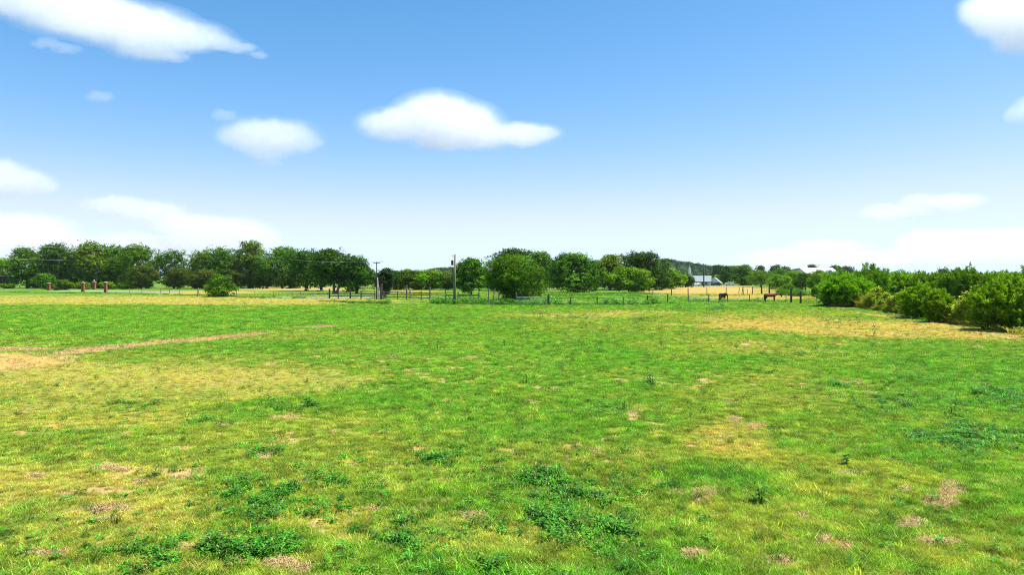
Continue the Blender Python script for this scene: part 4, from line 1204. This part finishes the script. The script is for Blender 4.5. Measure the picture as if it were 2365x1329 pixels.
def build_fences():
    fence('wire fence on slim wooden posts in front of the crape myrtles', [(300, 677), (328, 678), (371, 680), (392, 681), (414, 681.5), (457, 686, 2.0, .3), (546, 686.5, 1.35), (589, 686.5), (632, 687), (675, 688, 1.6, .2), (694, 688.5)], wires=(.4, .8, 1.2), seed=2, h=1.45)
    fence('faint old wire fence at the frame edge before the brick pillars', [(-40, 676), (10, 675.5), (65, 676), (118, 676.5), (160, 677)], wires=(.5, 1.0), seed=12, h=1.2, w=.10)
    pipe_gate('silver pipe gate with slanting braces below the forked oak', (693, 689.5), (727, 689.5), 2.0, 5, 'galv')
    pipe_gate('second silver gate panel joined to the dark board fence', (728, 689.7), (759, 690), 1.8, 4, 'galv', brace=False)
    fence('dark board fence with heavy posts between the silver gates and short pole', [(761, 690.5, 2.0, .26), (781, 690.5, 2.2, .2), (809, 690.5, 2.1, .26), (834, 690.8, 1.5), (866, 691, 1.7)], boards=((.55, .16), (1.05, .16), (1.5, .16)), pmat='darkwood', bmat='darkwood', w=.2, h=1.7, round_=False, seed=3)
    fence('weathered wooden board fence running to the main utility pole', [(886, 692, 1.7), (918, 692, 1.6), (939, 693, 2.9, .25), (947, 693, 1.9), (973, 694, 1.7), (993, 695, 2.6, .24), (1029, 694, 1.9), (1049, 694, 1.7)], boards=((.5, .17), (1.0, .17), (1.45, .17)), w=.2, h=1.7, round_=False, seed=4)
    fence('short board fence from the utility pole to the willow', [(1058, 696, 1.7), (1086, 696, 1.8), (1106, 697, 1.7)], boards=((.6, .17), (1.15, .17)), w=.2, h=1.7, round_=False, seed=5)
    fence('crooked cedar posts standing before the willow', [(1128, 706, 2.6, .2), (1138, 707, 2.7, .18, .12), (1151, 705, 2.3, .16), (1193, 705, 2.0, .16)], wires=(.5, 1.0), h=2.0, seed=6)
    pipe_gate('long grey pipe gate with many rails right of the willow', (1194, 705.5), (1263, 705.5), 1.35, 6, 'galv', brace=False, uprights=3)
    fence('thick black gate post with the wire run behind the weed strip', [(1267, 705.5, 1.75, .36, 0.0), (1318, 705, 1.3), (1380, 705, 1.35), (1440, 704, 1.2), (1496, 703, 1.5, .25), (1542, 699, 1.5, .2)], wires=(.5, .9, 1.25), pmat='darkwood', h=1.3, seed=7)
    fence('near wire fence of the horse paddock', [(1542, 698.5, 1.3), (1590, 699, 2.5, .2), (1637, 699, 1.45, .2), (1681, 698.5, 1.4, .18), (1731, 697.5, 1.3, .16), (1815, 698, 1.6, .13), (1827, 698, 2.1, .3)], wires=(.4, .8, 1.2), h=1.4, seed=8)
    fence('far wire fence crossing the straw coloured field', [(1508, 686, 1.8, .17), (1551, 684, 1.9, .25), (1633, 683, 2.0, .18), (1677, 682, 2.0, .18), (1706, 682, 1.8, .15, .1), (1713, 682, 2.1, .17, .16), (1717, 682, 2.2, .17), (1727, 681, 1.4, .15), (1737, 681, 1.6, .18)], wires=(.6, 1.2, 1.6), h=1.8, seed=9)
    fence('heavy dark posts with rails under the bright flat topped tree', [(1738, 679.5, 1.9, .2), (1759, 679.5, 2.5, .4, 0), (1777, 680, 2.8, .42, 0), (1821, 682, 2.2, .3, 0)], boards=((.9, .10), (1.5, .10)), pmat='darkwood', w=.25, h=2.0, seed=10)
    fence('single rail between two dark posts beside the second gate', [(1827.5, 700.5, 2.4, .36, 0), (1849, 702, 2.1, .34, 0)], boards=((1.25, .09),), pmat='darkwood', bmat='darkwood', w=.3, seed=11)
    pipe_gate('dark pipe gate in front of the green crop, by the arching bush', (1851, 702.5), (1904, 703.5), 1.45, 5, 'darksteel', brace=False, uprights=4, r=.025)
    fence('big black corner post', [(1906, 707, 2.7, .55, 0)], cat='post', name='corner_post', pmat='darkwood')
    bpy.data.objects['corner_post']['label'] = 'big black corner post at the end of the dark pipe gate'
    fence('leaning grey posts half lost in the dry weeds between the bushes', [(1990, 709, 1.1), (2036, 719, 1.3), (2075, 727, 1.2), (2205, 748, 1.3), (2243, 750, 1.35, .2, .02), (2270, 760, 1.2)], wires=(.5, 1.0), h=1.2, seed=13, w=.12)
build_fences()

# ------------------------------------------------------------------ brick pillars
def pillar(label, px, top, base, w, ball=False):
    d = D(base); x, y = at(px, base); H = hgt(top, d)
    t = empty('brick_pillar', (x, y, 0))
    r = w * d / FPX
    cap = .11 * H
    mb = MB().box(0, 0, (H - cap) / 2 - .1, r, r, H - cap + .2)
    mb.box(0, 0, .2, r * 1.16, r * 1.16, .44)
    link_mesh('shaft', mb.mesh('shaft'), M['brick'], t)
    # corbelled brick courses standing proud under the cap
    for i in range(3):
        link_mesh('brick_course', MB().box(0, 0, H - cap - .12 - i * .30, r * (1.14 - .04 * i), r * (1.14 - .04 * i), .1).mesh('brick_course'), M['brick'], t)
    mb = MB().box(0, 0, H - cap * .75, r * 1.3, r * 1.3, cap * .5)
    q = r * .64
    mb.poly([(-q, -q, H - cap * .5), (q, -q, H - cap * .5), (q, q, H - cap * .5), (-q, q, H - cap * .5), (0, 0, H)], [(0, 1, 4), (1, 2, 4), (2, 3, 4), (3, 0, 4)])
    link_mesh('cap', mb.mesh('cap'), M['capstone'], t)
    if ball:
        bm = bmesh.new(); bmesh.ops.create_uvsphere(bm, u_segments=12, v_segments=8, radius=.3, matrix=Matrix.Translation((0, 0, H + .22)))
        me = bpy.data.meshes.new('finial'); bm.to_mesh(me); bm.free()
        link_mesh('finial', me, M['capstone'], t)
    tag(t, label, 'pillar', 'brick gate pillars at the drive')
pillar('red brick pillar at the outer end, beside the low reddish shrub', 113, 653, 671, 5.5)
pillar('red brick pillar standing nearest the pale drive, left of the ball topped one', 192, 652, 674.5, 5.5)
pillar('red brick pillar with a stone ball on its cap', 217.5, 650, 669, 6, True)
pillar('last red brick pillar, in front of the long hedge bush', 244, 651, 676, 5.2)

# ------------------------------------------------------------------ poles and cables
def pole(label, px, top, base, r=.16, arm=None, can=False, lean=0.0, mat='polewood', name='utility_pole', extra=None):
    d = D(base); x, y = at(px, base); H = hgt(top, d)
    t = empty(name, (x, y, 0))
    link_mesh('mast', MB().tube([(0, 0, -.3), (lean * H * .5, 0, H * .5), (lean * H, 0, H)], [r * 1.15, r, r * .75], 10).mesh('mast', True), M[mat], t)
    if arm:
        z = H - arm[1]
        link_mesh('crossarm', MB().box(lean * z, -r, z, arm[0], .11, .13).mesh('crossarm'), M['darkwood'], t)
        for sx in (-.46, -.22, .22, .46):
            link_mesh('insulator', MB().tube([(lean * z + sx * arm[0], -r, z + .06), (lean * z + sx * arm[0], -r, z + .24)], [.05, .035], 6).mesh('insulator'), M['ceramic'], t)
    if can:
        z = H * .83
        link_mesh('transformer', MB().tube([(-r - .15, 0, z - .38), (-r - .15, 0, z + .36), (-r - .15, 0, z + .44)], [.19, .19, .10], 12).mesh('transformer'), M['darksteel'], t)
        link_mesh('bracket', MB().box(-r - .02, 0, z + .2, .3, .06, .08).mesh('bracket'), M['darksteel'], t)
        link_mesh('insulator', MB().tube([(-.25, 0, H - .35), (-.25, 0, H - .08)], [.07, .05], 8).mesh('insulator'), M['ceramic'], t)
        link_mesh('pole_top_pin', MB().box(-.12, 0, H - .36, .3, .05, .06).mesh('pole_top_pin'), M['darksteel'], t)
    if extra: extra(t, H)
    return tag(t, label, 'utility pole')

pole('tall bare utility pole in the middle of the field edge with a transformer', 1049.5, 588, 703.5, .20, can=True, lean=.008)
pole('thin distant pole just left of the main utility pole', 1041, 615, 664, .16, arm=(2.0, .5), mat='darkwood')
pole('dark power pole standing in front of the tallest tree', 580.5, 576, 664.5, .26, arm=(2.6, .7), mat='wood')
pole('slim dark pole in front of the grey roofed house', 1625.5, 609, 663.5, .26, arm=(1.6, 1.2), mat='darkwood')
def light_head(t, H):
    link_mesh('guard', MB().tube([(.40, -.1, -.2), (.28, -.1, H * .3), (.18, -.1, H * .58)], [.16, .14, .09], 8).mesh('guard'), M['white'], t)
    link_mesh('meter_box', MB().box(.32, -.3, 1.6, .34, .2, .5).mesh('meter_box'), M['galv'], t)
    link_mesh('lamp_arm', MB().tube([(0, 0, H - .15), (.5, 0, H - .02), (.9, 0, H + .05)], .035, 6).mesh('lamp_arm'), M['galv'], t)
    link_mesh('lamp_head', MB().box(1.05, 0, H + .04, .5, .22, .14).mesh('lamp_head'), M['galv'], t)
pole('short service pole with white guard and a crossarm beside the cedar', 870, 605, 692, .11, arm=(1.3, .3), mat='darkwood', extra=light_head)
fence('thick dark stump post right beside the service pole', [(880.5, 692, 3.2, .5, 0)], cat='post', name='stump_post', pmat='darkwood')

def cable(label, pts, sag, r=.035, group='power cables at the long tree row'):
    mb = MB()
    for (p, q) in zip(pts[:-1], pts[1:]):
        p, q = Vector(p), Vector(q)
        c = [p.lerp(q, i / 14) - Vector((0, 0, sag * 4 * (i / 14) * (1 - i / 14))) for i in range(15)]
        mb.tube(c, r, 4, False)
    o = mb.build('power_cable', M['cable']); tag(o, label, 'cable', group)
def P3(px, y, base):
    d = D(base); x, yy = at(px, base); return (x, yy, hgt(y, d))
cable('upper power cable sagging across the crowns left of the power pole', [P3(-260, 552, 669), P3(580, 580, 665)], 1.2)
cable('lower power cable sagging across the dark trunks left of the power pole', [P3(-260, 585, 669), P3(580, 602, 665)], 1.4)
cable('power cable running from the power pole to the service pole', [P3(580, 580, 665), P3(870, 606, 692.3)], 1.5, .025)

# ------------------------------------------------------------------ buildings
def gable(mb_wall, mb_roof, L, W, hw, hr, over=.5, th=.25):
    """body along x; walls and gables in mb_wall, two roof slabs in mb_roof"""
    x, y = L / 2, W / 2
    mb_wall.poly([(-x, -y, -.2), (x, -y, -.2), (x, y, -.2), (-x, y, -.2), (-x, -y, hw), (x, -y, hw), (x, y, hw), (-x, y, hw), (-x, 0, hw + hr), (x, 0, hw + hr)],
                 [(0, 1, 5, 4), (2, 3, 7, 6), (1, 2, 6, 9, 5), (3, 0, 4, 8, 7), (0, 3, 2, 1)])
    k = hr / y
    for s in (-1, 1):
        a = (y + over); ze = hw - over * k
        v = [(-x - over, s * a, ze + .02), (x + over, s * a, ze + .02), (x + over, 0, hw + hr + .02), (-x - over, 0, hw + hr + .02)]
        v += [(p[0], p[1], p[2] + th) for p in v]
        mb_roof.poly(v, [(0, 1, 2, 3), (7, 6, 5, 4), (0, 4, 5, 1), (1, 5, 6, 2), (2, 6, 7, 3), (3, 7, 4, 0)])

def window(t, x, y, z, w, h, axis='x', n=1):
    f = MB()
    def bx(mb, a, b, c, sa, sb, sc):
        if axis == 'x': mb.box(a, b, c, sa, sb, sc)
        else: mb.box(b, a, c, sb, sa, sc)
    for i in range(n):
        q = x + i * (w + .5)
        f = MB(); g = MB()
        bx(f, q, y, z + h / 2 + .06, w + .24, .14, .12); bx(f, q, y, z - h / 2 - .06, w + .24, .14, .12)
        bx(f, q - w / 2 - .06, y, z, .12, .14, h); bx(f, q + w / 2 + .06, y, z, .12, .14, h)
        bx(g, q, y, z, w, .05, h)
        o = link_mesh('window', f.mesh('window'), M['white'], t)
        link_mesh('pane', g.mesh('pane'), M['glass'], o)

def build_buildings():
    base = 660.5; d = D(base); k = d / FPX
    x, y = at(1617, base)
    t = empty('house', (x, y, 0), math.radians(-16))
    L = 46 * k; W = 9.0
    hw = hgt(650.5, d); hr = hgt(638.5, d) - hw
    w, r = MB(), MB(); gable(w, r, L, W, hw, hr)
    link_mesh('wall', w.mesh('wall'), M['white'], t); link_mesh('roof', r.mesh('roof'), M['roofgrey'], t)
    window(t, -L * .32, -W / 2 - .02, hw * .55, 1.1, 1.2, n=2); window(t, L * .30, -W / 2 - .02, hw * .55, 1.1, 1.2)
    window(t, 0.0, L / 2 + .02, hw * .6, 1.2, 1.3, axis='y')
    link_mesh('door', MB().box(L * .12, -W / 2 - .04, 1.05, 1.0, .1, 2.1).mesh('door'), M['glass'], t)
    st = link_mesh('chimney', MB().box(-L * .46, 0, hgt(632, d) / 2 + hw * .5, 1.5, 1.5, hgt(632, d) - hw).mesh('chimney'), M['white'], t)
    tag(t, 'white house with grey roof beyond the straw field', 'house')
    # steeple behind
    base2 = 658; d2 = D(base2); x, y = at(1592, base2)
    t = empty('steeple', (x, y, 0)); hs = hgt(620, d2); ht = hgt(615, d2)
    link_mesh('shaft', MB().tube([(0, 0, -.2), (0, 0, hs * .6), (0, 0, hs)], [.85, .8, .75], 4).mesh('shaft'), M['white'], t)
    link_mesh('spire', MB().tube([(0, 0, hs), (0, 0, ht)], [.95, .06], 4).mesh('spire'), M['roofgrey'], t)
    tag(t, 'slim white tower with dark pointed top rising left of the house', 'tower')
    # second house
    base = 659.5; d = D(base); k = d / FPX; x, y = at(1651, base)
    t = empty('house', (x, y, 0), math.radians(68))
    L = 9.0; W = 27 * k
    hw = hgt(653.5, d); hr = hgt(642, d) - hw
    w, r = MB(), MB(); gable(w, r, L, W, hw, hr)
    link_mesh('wall', w.mesh('wall'), M['white'], t); link_mesh('roof', r.mesh('roof'), M['roofgrey'], t)
    link_mesh('porch_roof', MB().box(-L / 2 - 1.0, 0, hw * .86, 2.0, W * .8, .18).mesh('porch_roof'), M['white'], t)
    for yy in (-.36, -.12, .12, .36):
        link_mesh('porch_post', MB().box(-L / 2 - 1.8, yy * W, hw * .40, .16, .16, hw * .8).mesh('porch_post'), M['white'], t)
    window(t, -W * .26, -L / 2 - .02, hw * .5, 1.1, 1.1, axis='y', n=2)
    link_mesh('door', MB().box(-L / 2 - .04, W * .2, 1.0, .1, 1.0, 2.0).mesh('door'), M['glass'], t)
    tag(t, 'smaller grey roofed house with a shaded porch right of the pole', 'house')
    # white barn
    base = 654.5; d = D(base); k = d / FPX; x, y = at(1884, base)
    t = empty('barn', (x, y, 0), math.radians(3))
    L = 74 * k; W = 22; hw = hgt(632, d); hr = hgt(619.5, d) - hw
    w, r = MB(), MB(); gable(w, r, L, W, hw, hr, .8)
    link_mesh('wall', w.mesh('wall'), M['white'], t); link_mesh('roof', r.mesh('roof'), M['roofwhite'], t)
    for xx in (-.08, .22):
        m1 = MB(); hh = hr * .55
        m1.poly([(xx * L - 3.2, -W / 2 - .8, hw + .3), (xx * L + 3.2, -W / 2 - .8, hw + .3), (xx * L, -W / 2 - .8, hw + .3 + hh), (xx * L - 3.2, -3, hw + .3), (xx * L + 3.2, -3, hw + .3), (xx * L, -3, hw + .3 + hh)],
                [(0, 1, 2), (0, 2, 5, 3), (1, 4, 5, 2)])
        link_mesh('dormer', m1.mesh('dormer'), M['roofgrey'] if xx > 0 else M['darkwood'], t)
    window(t, -L * .4, -W / 2 - .02, hw * .6, 1.6, 1.6, n=6)
    link_mesh('door', MB().box(0, -W / 2 - .06, 1.9, 3.6, .12, 3.8).mesh('door'), M['roofgrey'], t)
    tag(t, 'long white barn roof with small gables behind the bushes', 'barn')
    # shed at the left edge
    base = 656.5; d = D(base); k = d / FPX; x, y = at(8, base)
    t = empty('shed', (x, y, 0), math.radians(-4))
    L = 54 * k; W = 8; H = hgt(639, d)
    mb = MB().box(0, W / 2 - .1, H / 2, L, .2, H)
    mb.box(-L / 2 + .1, 0, H / 2, .2, W - .4, H)
    link_mesh('wall', mb.mesh('wall'), M['darkwood'], t)
    for i in range(4):
        link_mesh('post', MB().box(-L / 2 + .4 + i * (L - .8) / 3, -W / 2 + .2, H / 2 - .1, .25, .25, H - .2).mesh('post'), M['darkwood'], t)
    rf = MB().box(0, 0, H + .22, L + 1.0, W + 1.0, .25, 0, Matrix.Rotation(-.04, 4, 'X'))
    link_mesh('roof', rf.mesh('roof'), M['roofwhite'], t)
    tag(t, 'dark open shed with flat pale roof at the frame edge', 'shed')
build_buildings()

def car(label, px, base, rz, mat, L=4.6, h=1.6):
    x, y = at(px, base)
    t = empty('parked_car', (x, y, 0), rz)
    W = 1.8
    prof = [(-.5, .35), (-.5, .62), (-.47, .80), (-.28, .86), (-.16, 1.0), (.22, 1.0), (.36, .70), (.48, .62), (.5, .35)]
    def ext(pf, w, wt):
        n = len(pf); v = []
        for s in (-1, 1):
            for u, z in pf:
                ww = wt if z > .8 else w
                v.append((u * L, s * ww / 2, z * h))
        f = [tuple(range(n - 1, -1, -1)), tuple(range(n, 2 * n))]
        for i in range(n):
            j = (i + 1) % n
            f.append((i, j, j + n, i + n))
        return MB().poly(v, f)
    link_mesh('body', ext(prof, W, W * .82).mesh('body'), M[mat], t)
    for s in (-1, 1):
        g = MB().poly([(-.24 * L, s * (W * .455), .80 * h * .86), (.30 * L, s * (W * .455), .80 * h * .86), (.20 * L, s * (W * .42), .95 * h), (-.15 * L, s * (W * .42), .95 * h)], [(0, 1, 2, 3) if s < 0 else (3, 2, 1, 0)])
        link_mesh('side_window', g.mesh('side_window'), M['glass'], t)
        for u in (-.31, .31):
            wl = link_mesh('wheel', MB().tube([(u * L, s * (W * .5 - .2), .33), (u * L, s * (W * .5 + .01), .33)], .33, 14).mesh('wheel'), M['rubber'], t)
            link_mesh('rim', MB().tube([(u * L, s * (W * .5 + .01), .33), (u * L, s * (W * .5 + .03), .33)], .19, 10).mesh('rim'), M['galv'], wl)
    for s in (-1, 1):
        link_mesh('headlight', MB().box(.497 * L, s * W * .36, .56 * h, .06, .3, .14).mesh('headlight'), M['capstone'], t)
    tag(t, label, 'car', 'cars parked by the houses')
car('white car parked in front of the grey roofed house', 1609, 661.2, .2, 'carwhite')
car('dark car parked before the porch of the smaller house', 1655, 660.6, .1, 'carblack', 4.8, 1.8)
car('white pickup sized car under the forked dark tree', 1686, 660.2, -.2, 'carwhite', 5.2, 1.9)
car('black car half hidden at the dark tree left of the house', 1587, 661.5, 1.2, 'carblack', 4.6, 1.7)

# ------------------------------------------------------------------ horses
def horse(label, px, base, rz, coat, dark, head_drop=.55):
    x, y = at(px, base)
    t = empty('horse', (x, y, 0), rz)
    # skeleton, nose towards +x: (pos, (rx, ry))
    V = []; E = []
    def v(p, r): V.append((p, r)); return len(V) - 1
    def chain(start, pts):
        a = start
        for p, r in pts:
            b = v(p, r); E.append((a, b)); a = b
        return a
    hip = v((-.46, 0, 1.17), (.30, .30))
    croup = chain(hip, [((-.72, 0, 1.20), (.25, .25))])
    loin = chain(hip, [((-.12, 0, 1.13), (.30, .31))])
    barrel = chain(loin, [((.18, 0, 1.10), (.31, .32))])
    sho = chain(barrel, [((.50, 0, 1.14), (.29, .31))])
    nb = chain(sho, [((.74, 0, 1.25), (.21, .23))])
    n2 = chain(nb, [((.98, 0, 1.30), (.14, .17)), ((1.20, 0, 1.28), (.11, .14))])
    poll = chain(n2, [((1.36, 0, 1.24), (.105, .125))])
    chain(poll, [((1.47, 0, 1.08), (.09, .115)), ((1.55, 0, .90), (.065, .08)), ((1.58, 0, .80), (.06, .062))])
    for s in (-1, 1):
        chain(sho, [((.52, s * .15, .92), (.13, .13)), ((.54, s * .15, .72), (.085, .085)), ((.52, s * .15, .46), (.06, .06)), ((.53, s * .15, .22), (.042, .042)), ((.54, s * .15, .09), (.052, .052)), ((.56, s * .15, .0), (.068, .062))])
        chain(hip, [((-.56, s * .16, .92), (.17, .19)), ((-.50, s * .16, .74), (.115, .125)), ((-.70, s * .16, .50), (.068, .072)), ((-.66, s * .16, .24), (.045, .047)), ((-.62, s * .16, .09), (.054, .054)), ((-.60, s * .16, .0), (.07, .064))])
    me = bpy.data.meshes.new('horse_body')
    me.from_pydata([p for p, r in V], E, [])
    o = bpy.data.objects.new('tmp', me); COL.objects.link(o)
    sk = o.modifiers.new('s', 'SKIN'); sk.use_smooth_shade = True
    for i, (p, r) in enumerate(V):
        me.skin_vertices[0].data[i].radius = r
        me.skin_vertices[0].data[i].use_root = (i == 0)
    sb = o.modifiers.new('b', 'SUBSURF'); sb.levels = 2; sb.render_levels = 2
    dg = bpy.context.evaluated_depsgraph_get()
    body = bpy.data.meshes.new_from_object(o.evaluated_get(dg)); body.name = 'body'
    bpy.data.objects.remove(o)
    m = N('horse_coat')
    pos = m.n('ShaderNodeTexCoord').outputs['Object']
    sx = m.n('ShaderNodeSeparateXYZ'); m.l(pos, sx.inputs[0])
    low = m.ramp(sx.outputs['Z'], [(.52, (1, 1, 1)), (.86, (0, 0, 0))])       # dark points: legs
    fro = m.ramp(m.math('MULTIPLY', sx.outputs['X'], .6), [(.34, (0, 0, 0)), (.58, (1, 1, 1))])  # dark neck and head
    f = m.math('MAXIMUM', low, fro)
    f = m.math('ADD', f, m.math('MULTIPLY_ADD', m.noise(pos, 4, 3), .4, -.2), clamp=True)
    col = m.mix(coat, dark, f)
    b = m.n('ShaderNodeBsdfPrincipled', i_Roughness=.75); m.l(col, b.inputs['Base Color']); m.l(b.outputs[0], m.out.inputs[0])
    body.materials.clear()
    link_mesh('body', body, m.m, t)
    hair = plain('horse_hair', (.010, .008, .007), (.025, .02, .017), 6, .6)
    link_mesh('tail', MB().tube([(-.56, 0, 1.30), (-.68, 0, 1.27), (-.76, .01, 1.08), (-.77, .02, .78), (-.75, .02, .48), (-.73, .02, .26)], [.05, .075, .10, .12, .10, .03], 8).mesh('tail', True), hair, t)
    mb = MB()
    for sy, zz, rr in ((0, 0, .055), (-.055, -.05, .06), (-.09, -.13, .05), (.05, -.04, .05)):
        mb.tube([(.56 + .8 * u, sy, 1.40 + .06 * math.sin(u * 2.2) - .02 * u + zz + .012 * math.sin(u * 40 + sy * 50)) for u in [i / 12 for i in range(13)]], [rr * (.35 + .65 * math.sin(math.pi * min(1, .12 + i / 12 * .9))) for i in range(13)], 7)
    link_mesh('mane', mb.mesh('mane', True), hair, t)
    for s in (-1, 1):
        link_mesh('ear', MB().tube([(1.36, s * .07, 1.34), (1.38, s * .09, 1.42), (1.39, s * .085, 1.50)], [.035, .04, .006], 6).mesh('ear', True), hair, t)
        link_mesh('hoof', MB().tube([(.57, s * .15, 0), (.55, s * .15, .08)], [.085, .068], 8).mesh('hoof'), hair, t)
        link_mesh('hoof', MB().tube([(-.59, s * .16, 0), (-.61, s * .16, .08)], [.085, .068], 8).mesh('hoof'), hair, t)
        eye = MB().tube([(1.43, s * .085, 1.14), (1.43, s * .105, 1.14)], [.022, .012], 8)
        link_mesh('eye', eye.mesh('eye'), M['rubber'], t)
    t.scale = (1.27, 1.14, 1.12)
    tag(t, label, 'horse')
    return t
horse('bay horse with dark legs and lowered head, seen from the side', 1779, 698.5, math.radians(-6), (.17, .042, .012), (.020, .012, .010))
horse('nearly black horse facing the camera behind the paddock fence', 1668, 698.5, math.radians(-80), (.030, .020, .018), (.012, .010, .010))

# ------------------------------------------------------------------ small things
def red_boards():
    rng = random.Random(8)
    for i, (px, y, L, rz, lb) in enumerate([(1921, 709, 3.0, .5, 'faded red board leaning out of the pile at the arching bush'), (1931, 709.5, 3.4, .35, 'longest red board lying at the foot of the arching bush'), (1943, 710, 2.2, -.2, 'short red board at the outer end of the pile')]):
        x, yy = at(px, y)
        mb = MB().box(0, 0, .12 + .10 * i, L, .22, .14, rz, Matrix.Rotation(-.16 + .05 * i, 4, 'Y'))
        mb.box(L * .2 * math.cos(rz), L * .2 * math.sin(rz), .06, .18, .5, .12, rz)
        o = mb.build('red_board', M['redboard']); o.location = (x, yy, 0)
        tag(o, lb, 'board', 'red boards by the arching bush')
red_boards()

def weed_plants():
    """the single tall weeds one can point at in the open grass"""
    L = [(1010, 806, .52, 'bushy dark weed standing alone in the bright grass of the middle field'), (1216, 888, .42, 'small upright weed in the bright grass below the middle of the field'),
         (1234, 777, .45, 'weed with pale tip on the olive band of the field'), (1503, 889, .40, 'rounded weed right of the field middle in bright grass'), (1165, 800, .45, 'thin leaning weed between two others on the bright grass'),
         (1256, 804, .42, 'pair like weed with forked top in the bright grass'), (1527, 800, .40, 'weed at the edge of the yellowish grass'), (1700, 807, .40, 'lone dark weed on the yellow grass left of the bushes'),
         (2018, 777, .75, 'tall thistle with pale head on the orange dry band'), (1758, 1165, .34, 'curled bright fern like weed beside a bare spot near the camera'), (1885, 812, .40, 'pale leaved weed in front of the orange dry band'),
         (2200, 965, .40, 'upright weed at the top of the big weed cluster by the bushes'), (712, 942, .34, 'dark weed at the end of the tan grass'), (1955, 1080, .22, 'flat bright weed rosette on yellowish grass'), (1440, 950, .30, 'weed at the left end of the pale straw patch')]
    for i, (px, y, h, lb) in enumerate(L):
        x, yy = at(px, y)
        t = empty('weed_plant', (x, yy, float(ground_z(x, yy))))
        link_mesh('leaves', leaf_plant(500 + i, 34, h, h * .45, h * .42, .035), M['weed'], t)
        rng = random.Random(i); mb = MB()
        for k in range(4):
            a = rng.uniform(0, 6.28)
            mb.tube([(0, 0, -.04), (math.cos(a) * h * .1, math.sin(a) * h * .1, h * .5), (math.cos(a) * h * .22, math.sin(a) * h * .22, h * .98)], [.008, .006, .003], 5)
        link_mesh('stem', mb.mesh('stem'), M['tallgrass'], t)
        if 'thistle' in lb:
            bm = bmesh.new(); bmesh.ops.create_uvsphere(bm, u_segments=10, v_segments=7, radius=.07, matrix=Matrix.Translation((.02, 0, h + .05)))
            me = bpy.data.meshes.new('flower_head'); bm.to_mesh(me); bm.free(); link_mesh('flower_head', me, M['capstone'], t)
        tag(t, lb, 'weed', 'single weeds in the open pasture')
weed_plants()

# ------------------------------------------------------------------ air
def haze():
    mb = MB().box(0, 0, 27, 6200, 6200, 58)
    m = N('haze_air')
    v = m.n('ShaderNodeVolumePrincipled')
    v.inputs['Color'].default_value = (.78, .88, 1.0, 1)
    v.inputs['Density'].default_value = 0.00004
    v.inputs['Anisotropy'].default_value = .3
    m.l(v.outputs[0], m.out.inputs['Volume'])
    o = mb.build('haze', m.m)
    tag(o, 'thin summer haze over the land', None, kind='stuff')
haze()
